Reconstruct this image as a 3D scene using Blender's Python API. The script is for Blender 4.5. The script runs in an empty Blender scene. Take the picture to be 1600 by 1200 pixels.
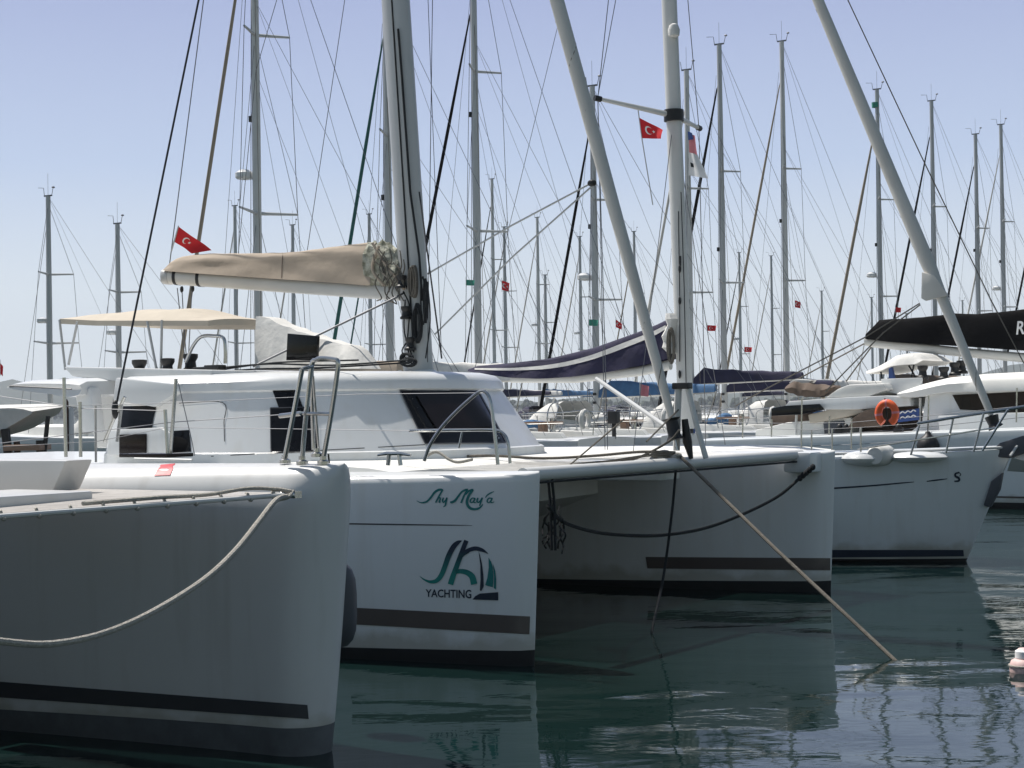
import bpy, bmesh, math, random
from mathutils import Vector, Matrix, geometry
from mathutils.bvhtree import BVHTree
V = Vector
R = math.radians
sc = bpy.context.scene
col = sc.collection
random.seed(7)

# ---------------------------------------------------------------- camera, sky, sun, exposure
F = 2700.0                       # focal length in pixels of a 1600 wide picture
CAM = V((0, 0, 2.0))
PITCH = math.atan(40 / F)
ROLL = R(0.8)
_f = V((0, math.cos(PITCH), math.sin(PITCH)))
_u = V((0, -math.sin(PITCH), math.cos(PITCH)))
_r = V((1, 0, 0))
RIGHT = _r * math.cos(ROLL) - _u * math.sin(ROLL)
UP = _u * math.cos(ROLL) + _r * math.sin(ROLL)
cd = bpy.data.cameras.new('camera')
cam = bpy.data.objects.new('camera', cd)
col.objects.link(cam)
cd.sensor_width = 36
cd.lens = 36 * F / 1600
cd.clip_start = 0.1
cd.clip_end = 12000
m = Matrix((RIGHT, UP, -_f)).transposed().to_4x4()
m.translation = CAM
cam.matrix_world = m
sc.camera = cam

SUN_EL = R(60)
SUN_AZ = V((-0.80, 0.60, 0)).normalized()
sun_dir = V((SUN_AZ.x * math.cos(SUN_EL), SUN_AZ.y * math.cos(SUN_EL), math.sin(SUN_EL)))
sd = bpy.data.lights.new('sun', 'SUN')
sd.energy = 4.9
sd.angle = R(0.6)
sd.color = (1.0, 0.955, 0.89)
so = bpy.data.objects.new('sun', sd)
col.objects.link(so)
so.location = (0, 0, 40)
so.rotation_euler = sun_dir.to_track_quat('Z', 'Y').to_euler()

world = bpy.data.worlds.new('World')
sc.world = world
world.use_nodes = True
wn = world.node_tree
wn.nodes.clear()
wo = wn.nodes.new('ShaderNodeOutputWorld')
wb = wn.nodes.new('ShaderNodeBackground')
sky = wn.nodes.new('ShaderNodeTexSky')
sky.sky_type = 'NISHITA'
sky.sun_disc = False
sky.sun_elevation = SUN_EL
sky.sun_rotation = math.atan2(SUN_AZ.x, SUN_AZ.y)
sky.air_density = 1.0
sky.dust_density = 0.6
sky.ozone_density = 3.0
SKY_K = 0.09
tint = wn.nodes.new('ShaderNodeMix')
tint.data_type = 'RGBA'
tint.blend_type = 'MULTIPLY'
tint.inputs['Factor'].default_value = 1.0
tint.inputs['B'].default_value = (1.12, 1.0, 0.82, 1)
wn.links.new(sky.outputs[0], tint.inputs['A'])
# clear summer sky: milky near the horizon ahead of the camera, deep blue overhead
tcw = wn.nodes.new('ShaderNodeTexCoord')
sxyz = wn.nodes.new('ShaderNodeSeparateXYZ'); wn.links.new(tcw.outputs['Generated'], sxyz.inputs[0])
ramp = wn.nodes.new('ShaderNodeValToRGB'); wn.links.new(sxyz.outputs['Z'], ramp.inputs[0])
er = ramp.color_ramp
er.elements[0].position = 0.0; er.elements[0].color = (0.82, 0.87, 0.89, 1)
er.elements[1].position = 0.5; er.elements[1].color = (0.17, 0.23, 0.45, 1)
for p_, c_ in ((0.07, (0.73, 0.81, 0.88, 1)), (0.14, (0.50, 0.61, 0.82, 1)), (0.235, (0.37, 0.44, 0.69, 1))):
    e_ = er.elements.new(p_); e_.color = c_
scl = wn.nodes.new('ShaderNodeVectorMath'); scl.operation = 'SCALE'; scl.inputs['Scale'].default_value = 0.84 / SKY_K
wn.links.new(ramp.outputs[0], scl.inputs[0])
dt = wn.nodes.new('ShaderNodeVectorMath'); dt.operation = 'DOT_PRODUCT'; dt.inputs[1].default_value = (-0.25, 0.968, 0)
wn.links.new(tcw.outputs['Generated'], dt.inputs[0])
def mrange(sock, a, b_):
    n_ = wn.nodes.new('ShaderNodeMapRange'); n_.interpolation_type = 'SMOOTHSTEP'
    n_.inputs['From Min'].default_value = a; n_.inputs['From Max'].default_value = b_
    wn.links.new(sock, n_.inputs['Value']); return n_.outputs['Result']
f1 = mrange(dt.outputs['Value'], 0.0, 0.75)  # ramp fades out behind the camera, a darker sky added to deepen hull shade
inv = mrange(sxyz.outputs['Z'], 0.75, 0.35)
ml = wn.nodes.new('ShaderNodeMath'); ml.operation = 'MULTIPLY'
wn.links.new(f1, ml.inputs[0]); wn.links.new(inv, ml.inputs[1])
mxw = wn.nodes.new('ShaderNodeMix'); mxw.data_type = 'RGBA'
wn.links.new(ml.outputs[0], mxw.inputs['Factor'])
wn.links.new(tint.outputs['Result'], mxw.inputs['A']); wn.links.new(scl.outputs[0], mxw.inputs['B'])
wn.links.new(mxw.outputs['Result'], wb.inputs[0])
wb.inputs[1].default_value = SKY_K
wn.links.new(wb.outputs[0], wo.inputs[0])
sc.view_settings.view_transform = 'Standard'
sc.view_settings.look = 'None'
sc.view_settings.exposure = 0.3
sc.view_settings.gamma = 1.0
sc.render.resolution_x = 1024
sc.render.resolution_y = 768

# ---------------------------------------------------------------- picture helpers
def ray(px, py):
    return _f * F + RIGHT * (px - 800) + UP * (600 - py)
def P(px, py, Y):
    d = ray(px, py)
    return CAM + d * (Y / d.y)
def G(px, py, z=0.0):
    d = ray(px, py)
    return CAM + d * ((z - CAM.z) / d.z)
FW = V((0.84, -0.543, 0)).normalized()      # where the near row of bows points
AT = V((0.543, 0.84, 0)).normalized()       # along the row of moorings, away from the camera
def RW(p, r, z=0.0):                        # p metres aft along the berth, r metres along the row
    return FW * (-p) + AT * r + V((0, 0, z))
class Boat:
    def __init__(s, O, fw=FW, at=AT):
        s.O = V((O[0], O[1], 0)); s.fw = fw; s.at = at
    def L(s, t, w, h):
        return s.O - s.fw * t + s.at * w + V((0, 0, h))
    def pix(s, px, py, w=0.0):
        d = ray(px, py)
        k = (s.O + s.at * w - CAM).dot(s.at) / d.dot(s.at)
        return CAM + d * k
    def loc(s, p):
        q = p - s.O
        return (-q.dot(s.fw), q.dot(s.at), q.z)

# ---------------------------------------------------------------- objects
def origin(o):
    while o.parent: o = o.parent
    return V(o.location)
def tag(o, label=None, cat=None, group=None, kind=None):
    if label: o['label'] = label
    if cat: o['category'] = cat
    if group: o['group'] = group
    if kind: o['kind'] = kind
    return o
def thing(name, loc, label, cat, group=None):
    o = bpy.data.objects.new(name, None)
    col.objects.link(o)
    o.location = loc
    o.empty_display_size = 0.2
    return tag(o, label, cat, group)
class MB:
    def __init__(s):
        s.v = []; s.f = []; s.m = []
    def add(s, vs, fs, mi=0):
        n = len(s.v)
        s.v += [V(v) for v in vs]
        for f in fs:
            s.f.append([i + n for i in f]); s.m.append(mi)
        return s
    def tube(s, pts, r, n=8, mi=0, caps=True, flat=1.0, side=None):
        pts = [V(p) for p in pts]
        N = len(pts)
        rs = r if isinstance(r, (list, tuple)) else [r] * N
        prev = None; rings = []
        for i, p in enumerate(pts):
            a = pts[max(i - 1, 0)]; b = pts[min(i + 1, N - 1)]
            d = (b - a).normalized()
            if side is not None: x = V(side)
            elif prev is None: x = V((0, 0, 1)) if abs(d.z) < 0.9 else V((1, 0, 0))
            else: x = prev
            x = (x - d * x.dot(d)).normalized(); prev = x
            y = d.cross(x)
            rings.append([p + (x * math.cos(6.28318 * k / n) + y * math.sin(6.28318 * k / n) * flat) * rs[i] for k in range(n)])
        return s.loft(rings, caps, mi)
    def loft(s, rings, caps=True, mi=0, closed=True, mfun=None):
        n = len(rings[0]); vs = [p for r_ in rings for p in r_]; base = len(s.v)
        s.v += [V(v) for v in vs]
        for i in range(len(rings) - 1):
            for k in range(n if closed else n - 1):
                k2 = (k + 1) % n
                s.f.append([base + i * n + k, base + i * n + k2, base + (i + 1) * n + k2, base + (i + 1) * n + k])
                s.m.append(mfun(i, k) if mfun else mi)
        if caps:
            s.f.append([base + k for k in range(n)][::-1]); s.m.append(mi)
            s.f.append([base + (len(rings) - 1) * n + k for k in range(n)]); s.m.append(mi)
        return s
    def box(s, c, ax, ay, az, mi=0):
        c = V(c); ax = V(ax); ay = V(ay); az = V(az)
        vs = [c + ax * i + ay * j + az * k for k in (-1, 1) for j in (-1, 1) for i in (-1, 1)]
        return s.add(vs, [(0, 2, 3, 1), (4, 5, 7, 6), (0, 1, 5, 4), (2, 6, 7, 3), (0, 4, 6, 2), (1, 3, 7, 5)], mi)
    def prism(s, poly, vec, mi=0):
        n = len(poly); vec = V(vec)
        a = [V(p) for p in poly]; b = [p + vec for p in a]
        fs = [list(range(n))[::-1], [n + i for i in range(n)]]
        for i in range(n):
            j = (i + 1) % n
            fs.append((i, j, n + j, n + i))
        return s.add(a + b, fs, mi)
    def ball(s, c, ax, ay, az, nu=12, nv=8, mi=0):
        c = V(c); vs = []; fs = []
        for j in range(1, nv):
            th = math.pi * j / nv
            for i in range(nu):
                a = 6.28318 * i / nu
                vs.append(c + V(ax) * math.cos(a) * math.sin(th) + V(ay) * math.sin(a) * math.sin(th) + V(az) * math.cos(th))
        top = len(vs); vs.append(c + V(az)); vs.append(c - V(az))
        for j in range(nv - 2):
            for i in range(nu):
                k = (i + 1) % nu
                fs.append((j * nu + i, (j + 1) * nu + i, (j + 1) * nu + k, j * nu + k))
        for i in range(nu):
            k = (i + 1) % nu
            fs.append((top, i, k)); fs.append((top + 1, (nv - 2) * nu + k, (nv - 2) * nu + i))
        return s.add(vs, fs, mi)
    def rev(s, c, axis, prof, n=16, mi=0):
        axis = V(axis).normalized()
        prof = [(r_, h + 2e-5 * i) for i, (r_, h) in enumerate(prof)]
        return s.tube([V(c) + axis * h for r_, h in prof], [max(r_, 0.0005) for r_, h in prof], n, mi)
    def bvh(s):
        return BVHTree.FromPolygons(s.v, s.f)
    def build(s, name, mats, parent=None, smooth=35, bevel=0, seg=2, loc=None, flipfix=True, label=None):
        if not isinstance(mats, (list, tuple)): mats = [mats]
        o0 = origin(parent) if parent else (V(loc) if loc is not None else V((0, 0, 0)))
        me = bpy.data.meshes.new(name)
        me.from_pydata([v - o0 for v in s.v], [], s.f)
        for mt in mats: me.materials.append(mt)
        for p, mi in zip(me.polygons, s.m): p.material_index = mi
        if flipfix or bevel:
            bm = bmesh.new(); bm.from_mesh(me)
            if bevel:
                bmesh.ops.remove_doubles(bm, verts=bm.verts, dist=1e-5)
                es = [e for e in bm.edges if e.is_manifold and e.calc_face_angle(0) > R(30)]
                if es: bmesh.ops.bevel(bm, geom=es, offset=bevel, segments=seg, affect='EDGES', profile=0.6, clamp_overlap=True)
            bmesh.ops.recalc_face_normals(bm, faces=bm.faces)
            bm.to_mesh(me); bm.free()
        if smooth:
            for p in me.polygons: p.use_smooth = True
            me.set_sharp_from_angle(angle=R(smooth))
        me.update()
        o = bpy.data.objects.new(name, me)
        col.objects.link(o)
        if parent is not None: o.parent = parent
        else: o.location = o0
        if label: o['label'] = label
        return o

def curve(pts, n=8):
    """Catmull-Rom through points"""
    pts = [V(p) for p in pts]; out = []
    q = [pts[0] * 2 - pts[1]] + pts + [pts[-1] * 2 - pts[-2]]
    for i in range(1, len(q) - 2):
        for k in range(n):
            t = k / n
            a, b, c, d = q[i - 1], q[i], q[i + 1], q[i + 2]
            out.append(0.5 * ((2 * b) + (c - a) * t + (2 * a - 5 * b + 4 * c - d) * t * t + (3 * b - a - 3 * c + d) * t ** 3))
    out.append(pts[-1])
    return out
def sag(a, b, s, n=20):
    a = V(a); b = V(b)
    return [a.lerp(b, i / n) - V((0, 0, s * 4 * (i / n) * (1 - i / n))) for i in range(n + 1)]
def lerp(a, b, t): return a + (b - a) * t
def smo(a, b, x):
    t = min(1, max(0, (x - a) / (b - a))); return t * t * (3 - 2 * t)
def itp(tab, x):
    if x <= tab[0][0]: return tab[0][1]
    for (a, b), (c, d) in zip(tab, tab[1:]):
        if x <= c: return b + (d - b) * (x - a) / (c - a)
    return tab[-1][1]

# ---- marks laid on a real surface: outline in picture coordinates, dropped onto the hull or cabin it belongs to
def drop(bvh, x, y, off):
    d = ray(x, y).normalized()
    h = bvh.ray_cast(CAM, d)
    if h[0] is None: return None
    n = h[1]
    if n.dot(d) > 0: n = -n
    return h[0] + n * off
def decal(mb, bvh, poly, off=0.004, grid=12, mi=0):
    pts = []; n = len(poly)
    for i in range(n):
        a = poly[i]; b = poly[(i + 1) % n]
        L_ = math.hypot(b[0] - a[0], b[1] - a[1]); k = max(1, int(L_ / grid))
        for j in range(k): pts.append(V((a[0] + (b[0] - a[0]) * j / k, a[1] + (b[1] - a[1]) * j / k)))
    nb = len(pts)
    x0 = min(p[0] for p in poly); x1 = max(p[0] for p in poly); y0 = min(p[1] for p in poly); y1 = max(p[1] for p in poly)
    def inside(x, y):
        c = False
        for i in range(n):
            a = poly[i]; b = poly[(i + 1) % n]
            if (a[1] > y) != (b[1] > y) and x < (b[0] - a[0]) * (y - a[1]) / (b[1] - a[1]) + a[0]: c = not c
        return c
    y = y0 + grid / 2
    while y < y1:
        x = x0 + grid / 2
        while x < x1:
            if inside(x, y): pts.append(V((x, y)))
            x += grid
        y += grid
    vs, es, fs, _, _, _ = geometry.delaunay_2d_cdt(pts, [], [list(range(nb))], 1, 0.01)
    w = [drop(bvh, p.x, p.y, off) for p in vs]
    ok = [f for f in fs if all(w[i] is not None for i in f)]
    mb.add([q if q is not None else V((0, 0, 0)) for q in w], ok, mi)
def ribbon(mb, bvh, pts, off=0.004, mi=0, sub=5):
    """pts = (x, y, width) in picture pixels"""
    c = curve([V(p) for p in pts], sub); vs = []
    for i, p in enumerate(c):
        a = c[max(i - 1, 0)]; b = c[min(i + 1, len(c) - 1)]
        d = V((b.x - a.x, b.y - a.y)); d = d.normalized() if d.length > 0 else V((1, 0))
        nx, ny = -d.y, d.x
        w = max(p.z, 0.15) / 2
        for sg in (1, -1):
            q = drop(bvh, p.x + nx * w * sg, p.y + ny * w * sg, off)
            if q is None: return
            vs.append(q)
    mb.add(vs, [(2 * i, 2 * i + 1, 2 * i + 3, 2 * i + 2) for i in range(len(c) - 1)], mi)
def text_mesh(txt, shear=0.0):
    cu = bpy.data.curves.new('lettering', 'FONT')
    cu.body = txt; cu.shear = shear; cu.offset = 0.018; cu.resolution_u = 3
    o = bpy.data.objects.new('lettering', cu); col.objects.link(o)
    dg = bpy.context.evaluated_depsgraph_get()
    me = bpy.data.meshes.new_from_object(o.evaluated_get(dg))
    vs = [v.co.copy() for v in me.vertices]; fs = [list(p.vertices) for p in me.polygons]
    bpy.data.objects.remove(o); bpy.data.curves.remove(cu); bpy.data.meshes.remove(me)
    x0 = min(v.x for v in vs); x1 = max(v.x for v in vs); y0 = min(v.y for v in vs); y1 = max(v.y for v in vs)
    return [((v.x - x0) / (x1 - x0), (v.y - y0) / (y1 - y0)) for v in vs], fs

# ---------------------------------------------------------------- materials
def mat(name, c, rough=0.5, metal=0.0, var=0.12, scale=3.0, bump=0.0, bscale=40.0, spec=0.5, c2=None, stretch=(1, 1, 1), coat=0.0, alpha=1.0):
    mt = bpy.data.materials.new(name); mt.use_nodes = True
    nt = mt.node_tree; b = nt.nodes['Principled BSDF']
    b.inputs['Roughness'].default_value = rough
    b.inputs['Metallic'].default_value = metal
    b.inputs['Specular IOR Level'].default_value = spec
    b.inputs['Coat Weight'].default_value = coat
    tc = nt.nodes.new('ShaderNodeTexCoord'); mp = nt.nodes.new('ShaderNodeMapping')
    mp.inputs['Scale'].default_value = stretch
    nt.links.new(tc.outputs['Object'], mp.inputs[0])
    nz = nt.nodes.new('ShaderNodeTexNoise'); nz.inputs['Scale'].default_value = scale
    nz.inputs['Detail'].default_value = 7; nz.inputs['Roughness'].default_value = 0.6
    nt.links.new(mp.outputs[0], nz.inputs['Vector'])
    rp = nt.nodes.new('ShaderNodeValToRGB')
    rp.color_ramp.elements[0].position = 0.32; rp.color_ramp.elements[1].position = 0.68
    k = c2 if c2 else tuple(x * (1 - var) for x in c)
    rp.color_ramp.elements[0].color = (*k, 1); rp.color_ramp.elements[1].color = (*c, 1)
    nt.links.new(nz.outputs['Fac'], rp.inputs[0]); nt.links.new(rp.outputs[0], b.inputs['Base Color'])
    if bump:
        n2 = nt.nodes.new('ShaderNodeTexNoise'); n2.inputs['Scale'].default_value = bscale; n2.inputs['Detail'].default_value = 5
        nt.links.new(mp.outputs[0], n2.inputs['Vector'])
        bp = nt.nodes.new('ShaderNodeBump'); bp.inputs['Strength'].default_value = bump; bp.inputs['Distance'].default_value = 0.02
        nt.links.new(n2.outputs['Fac'], bp.inputs['Height']); nt.links.new(bp.outputs[0], b.inputs['Normal'])
    return mt
M = {}
def streaked(name, c, dirt, rough=0.28):
    """gelcoat with faint run-off streaks and scuffs"""
    mt = mat(name, c, rough, var=0.05, scale=0.9, coat=0.15)
    nt = mt.node_tree; b = nt.nodes['Principled BSDF']
    base = b.inputs['Base Color'].links[0].from_socket
    tc = nt.nodes.new('ShaderNodeTexCoord'); mp = nt.nodes.new('ShaderNodeMapping'); mp.inputs['Scale'].default_value = (5, 5, 0.35)
    nt.links.new(tc.outputs['Object'], mp.inputs[0])
    nz = nt.nodes.new('ShaderNodeTexNoise'); nz.inputs['Scale'].default_value = 1.6; nz.inputs['Detail'].default_value = 9
    nt.links.new(mp.outputs[0], nz.inputs['Vector'])
    rp = nt.nodes.new('ShaderNodeValToRGB'); rp.color_ramp.elements[0].position = 0.52; rp.color_ramp.elements[1].position = 0.8
    rp.color_ramp.elements[0].color = (0, 0, 0, 1); rp.color_ramp.elements[1].color = (0.36, 0.36, 0.36, 1)
    nt.links.new(nz.outputs['Fac'], rp.inputs[0])
    mx = nt.nodes.new('ShaderNodeMix'); mx.data_type = 'RGBA'
    nt.links.new(rp.outputs[0], mx.inputs['Factor']); nt.links.new(base, mx.inputs['A']); mx.inputs['B'].default_value = (*dirt, 1)
    # brownish scum line just over the water, ragged along its upper edge
    sz = nt.nodes.new('ShaderNodeSeparateXYZ'); nt.links.new(tc.outputs['Object'], sz.inputs[0])
    n3 = nt.nodes.new('ShaderNodeTexNoise'); n3.inputs['Scale'].default_value = 3.5; n3.inputs['Detail'].default_value = 8
    nt.links.new(tc.outputs['Object'], n3.inputs['Vector'])
    ad = nt.nodes.new('ShaderNodeMath'); ad.operation = 'MULTIPLY_ADD'; ad.inputs[1].default_value = -0.35
    nt.links.new(n3.outputs['Fac'], ad.inputs[0]); nt.links.new(sz.outputs['Z'], ad.inputs[2])
    mr = nt.nodes.new('ShaderNodeMapRange'); mr.inputs['From Min'].default_value = 0.08; mr.inputs['From Max'].default_value = -0.02
    mr.inputs['To Min'].default_value = 0.0; mr.inputs['To Max'].default_value = 0.5
    nt.links.new(ad.outputs[0], mr.inputs['Value'])
    m2 = nt.nodes.new('ShaderNodeMix'); m2.data_type = 'RGBA'
    nt.links.new(mr.outputs['Result'], m2.inputs['Factor']); nt.links.new(mx.outputs['Result'], m2.inputs['A']); m2.inputs['B'].default_value = (0.28, 0.26, 0.18, 1)
    nt.links.new(m2.outputs['Result'], b.inputs['Base Color'])
    return mt
M['gel'] = streaked('white gelcoat', (0.70, 0.71, 0.71), (0.55, 0.53, 0.48))
M['gelA'] = streaked('worn gelcoat', (0.62, 0.62, 0.61), (0.40, 0.38, 0.34), 0.35)
M['gelD'] = streaked('cool gelcoat', (0.66, 0.69, 0.70), (0.5, 0.5, 0.47))
M['deck'] = mat('deck paint', (0.78, 0.77, 0.73), 0.55, var=0.10, scale=2.2, bump=0.15, bscale=120)
M['cream'] = mat('cream deck', (0.70, 0.66, 0.50), 0.6, var=0.15)
M['anti'] = mat('black antifouling', (0.012, 0.014, 0.016), 0.7, var=0.4, scale=6)
M['antiA'] = mat('slate antifouling', (0.12, 0.13, 0.14), 0.7, var=0.3, scale=6)
M['stripe'] = mat('brown stripe film', (0.105, 0.085, 0.078), 0.35, var=0.15)
M['stripeA'] = mat('charcoal stripe film', (0.055, 0.056, 0.062), 0.35, var=0.15)
M['glass'] = mat('tinted window', (0.008, 0.008, 0.009), 0.08, var=0.2, spec=0.25)
M['glass2'] = mat('smoked acrylic', (0.014, 0.009, 0.008), 0.15, var=0.3, spec=0.2)
M['alu'] = mat('anodised aluminium', (0.50, 0.51, 0.51), 0.45, metal=0.25, var=0.12, scale=1.5, stretch=(1, 1, 0.2))
M['aluw'] = mat('painted aluminium', (0.62, 0.62, 0.60), 0.4, var=0.08)
M['steel'] = mat('stainless steel', (0.50, 0.50, 0.49), 0.22, metal=0.9, var=0.15, scale=8)
M['wire'] = mat('rigging wire', (0.16, 0.165, 0.18), 0.5, metal=0.3, var=0.1)
M['wired'] = mat('black rigging', (0.012, 0.013, 0.018), 0.6, var=0.3)
M['black'] = mat('black fittings', (0.012, 0.012, 0.013), 0.5, var=0.3, scale=12)
M['ropew'] = mat('pale rope', (0.52, 0.49, 0.43), 0.9, var=0.35, scale=60, bump=0.8, bscale=160)
M['roped'] = mat('dark rope', (0.022, 0.026, 0.03), 0.9, var=0.4, scale=60, bump=0.8, bscale=160)
M['ropeg'] = mat('weathered rope', (0.20, 0.18, 0.15), 0.9, var=0.4, scale=50, bump=0.8, bscale=160)
M['tan'] = mat('tan canvas', (0.42, 0.345, 0.27), 0.85, var=0.08, scale=2, bump=0.25, bscale=9)
M['bim'] = mat('beige canvas', (0.53, 0.47, 0.385), 0.85, var=0.12, scale=4, bump=0.2, bscale=12)
M['navy'] = mat('navy canvas', (0.022, 0.020, 0.060), 0.85, var=0.35, scale=4, bump=0.4, bscale=14)
M['blk'] = mat('black canvas', (0.006, 0.006, 0.007), 0.9, spec=0.12, var=0.4, scale=5, bump=0.4, bscale=10)
M['blue'] = mat('blue canvas', (0.06, 0.16, 0.32), 0.8, var=0.3, scale=4, bump=0.4, bscale=10)
M['brown'] = mat('brown canvas', (0.14, 0.10, 0.075), 0.85, var=0.35, scale=4, bump=0.4, bscale=10)
M['whc'] = mat('white canvas', (0.68, 0.67, 0.64), 0.85, var=0.15, scale=5, bump=0.5, bscale=10)
M['gen'] = mat('furled sail cloth', (0.66, 0.635, 0.59), 0.8, var=0.14, scale=2.5, bump=0.3, bscale=5, stretch=(1, 1, 0.5))
M['genb'] = mat('beige furled sail', (0.36, 0.30, 0.23), 0.8, var=0.14, scale=2.5)
M['geng'] = mat('green furled sail', (0.02, 0.11, 0.10), 0.8, var=0.14, scale=2.5)
M['red'] = mat('red flag cloth', (0.62, 0.012, 0.02), 0.8, var=0.12, scale=10)
M['pink'] = mat('faded pink cloth', (0.72, 0.25, 0.28), 0.8, var=0.12, scale=10)
M['wht'] = mat('white cloth', (0.78, 0.78, 0.78), 0.8, var=0.05)
M['grn'] = mat('green flag cloth', (0.05, 0.30, 0.22), 0.8, var=0.2, scale=10)
M['bluf'] = mat('blue flag cloth', (0.05, 0.10, 0.30), 0.8, var=0.2, scale=10)
M['orange'] = mat('orange vinyl', (0.85, 0.13, 0.03), 0.5, var=0.15, scale=10)
M['fend'] = mat('grey blue fender vinyl', (0.06, 0.065, 0.08), 0.5, var=0.2)
M['redm'] = mat('red patch', (0.60, 0.06, 0.07), 0.5, var=0.1)
M['wood'] = mat('pale wood', (0.42, 0.27, 0.19), 0.6, var=0.3, scale=6, stretch=(1, 1, 8))
M['dwood'] = mat('dark wood', (0.07, 0.035, 0.02), 0.6, var=0.4, scale=6)
M['conc'] = mat('pier concrete', (0.34, 0.33, 0.30), 0.9, var=0.25, scale=2)
M['teal'] = mat('dark teal print', (0.008, 0.17, 0.165), 0.5, var=0.05)
M['navyp'] = mat('navy print', (0.010, 0.020, 0.040), 0.5, var=0.05)
def netting(name, c, cover):
    mt = mat(name, c, 0.9, var=0.25, scale=9, bump=0.8, bscale=60)
    nt = mt.node_tree; b = nt.nodes['Principled BSDF']; out = [n for n in nt.nodes if n.type == 'OUTPUT_MATERIAL'][0]
    tr = nt.nodes.new('ShaderNodeBsdfTransparent'); ms = nt.nodes.new('ShaderNodeMixShader'); ms.inputs[0].default_value = cover
    nt.links.new(tr.outputs[0], ms.inputs[1]); nt.links.new(b.outputs[0], ms.inputs[2]); nt.links.new(ms.outputs[0], out.inputs[0])
    return mt
M['net'] = netting('net webbing', (0.72, 0.70, 0.66), 0.55)
M['netA'] = netting('net webbing worn', (0.66, 0.62, 0.58), 0.62)
# printed emblem: navy at its top, green at its foot
g = mat('two tone print', (0.01, 0.02, 0.04), 0.5)
nt = g.node_tree; tc = nt.nodes.new('ShaderNodeTexCoord'); sp = nt.nodes.new('ShaderNodeSeparateXYZ'); rp = nt.nodes.new('ShaderNodeValToRGB')
nt.links.new(tc.outputs['Generated'], sp.inputs[0]); nt.links.new(sp.outputs['Z'], rp.inputs[0])
rp.color_ramp.elements[0].color = (0.008, 0.21, 0.18, 1); rp.color_ramp.elements[1].color = (0.008, 0.02, 0.045, 1)
rp.color_ramp.elements[0].position = 0.2; rp.color_ramp.elements[1].position = 0.75
nt.links.new(rp.outputs[0], nt.nodes['Principled BSDF'].inputs['Base Color'])
M['logo'] = g

# ---------------------------------------------------------------- water
w = bpy.data.materials.new('harbour water'); w.use_nodes = True
nt = w.node_tree; b = nt.nodes['Principled BSDF']
b.inputs['Base Color'].default_value = (0.005, 0.016, 0.015, 1)
b.inputs['Roughness'].default_value = 0.03
b.inputs['IOR'].default_value = 1.33
tc = nt.nodes.new('ShaderNodeTexCoord'); last = None
mpw = nt.nodes.new('ShaderNodeMapping'); mpw.inputs['Rotation'].default_value = (0, 0, R(12)); mpw.inputs['Scale'].default_value = (1, 1.7, 1)
nt.links.new(tc.outputs['Object'], mpw.inputs[0])
for scl, dist, stg, det in ((0.45, 0.027, 1.0, 1), (2.0, 0.003, 1.0, 2), (8.0, 0.0006, 1.0, 2)):
    nz = nt.nodes.new('ShaderNodeTexNoise'); nz.inputs['Scale'].default_value = scl; nz.inputs['Detail'].default_value = det
    nz.inputs['Distortion'].default_value = 0.6
    nt.links.new(mpw.outputs[0], nz.inputs['Vector'])
    bp = nt.nodes.new('ShaderNodeBump'); bp.inputs['Strength'].default_value = stg; bp.inputs['Distance'].default_value = dist
    nt.links.new(nz.outputs['Fac'], bp.inputs['Height'])
    if last: nt.links.new(last.outputs[0], bp.inputs['Normal'])
    last = bp
nt.links.new(last.outputs[0], b.inputs['Normal'])
mb = MB(); mb.add([(-6000, -300, 0), (6000, -300, 0), (6000, 6000, 0), (-6000, 6000, 0)], [(0, 1, 2, 3)])
o = mb.build('water', w, smooth=0, flipfix=False); o['kind'] = 'structure'

# ---------------------------------------------------------------- far hills round the bay
hm = mat('hill scrub', (0.050, 0.060, 0.035), 0.95, var=0.5, scale=0.02, c2=(0.02, 0.03, 0.018))
prof = [(-1800, 40), (-900, 56), (-300, 60), (0, 59), (130, 54), (300, 40), (500, 26), (800, 20), (1200, 30), (1440, 44), (1540, 58), (1600, 64), (1800, 80), (2600, 110), (3400, 60)]
rows = []
for j in range(7):
    k = j / 6; row = []
    for i in range(121):
        px = -1800 + i * (5200 / 120)
        hpx = itp(prof, px) + 4 * math.sin(px * 0.021) + 2.5 * math.sin(px * 0.057 + 1)
        Y = 2300 + 500 * k
        q = P(px, 640 - 0.014 * (px - 800), 2800)
        z = max(0, (hpx / F) * 2800 * (k ** 0.8) * (0.9 + 0.1 * math.sin(i * 1.7 + j)))
        row.append(V((q.x * Y / 2800, Y, z - 1)))
    rows.append(row)
mb = MB(); mb.loft(rows, caps=False, closed=False)
o = mb.build('hills', hm, smooth=60); o['kind'] = 'structure'
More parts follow.
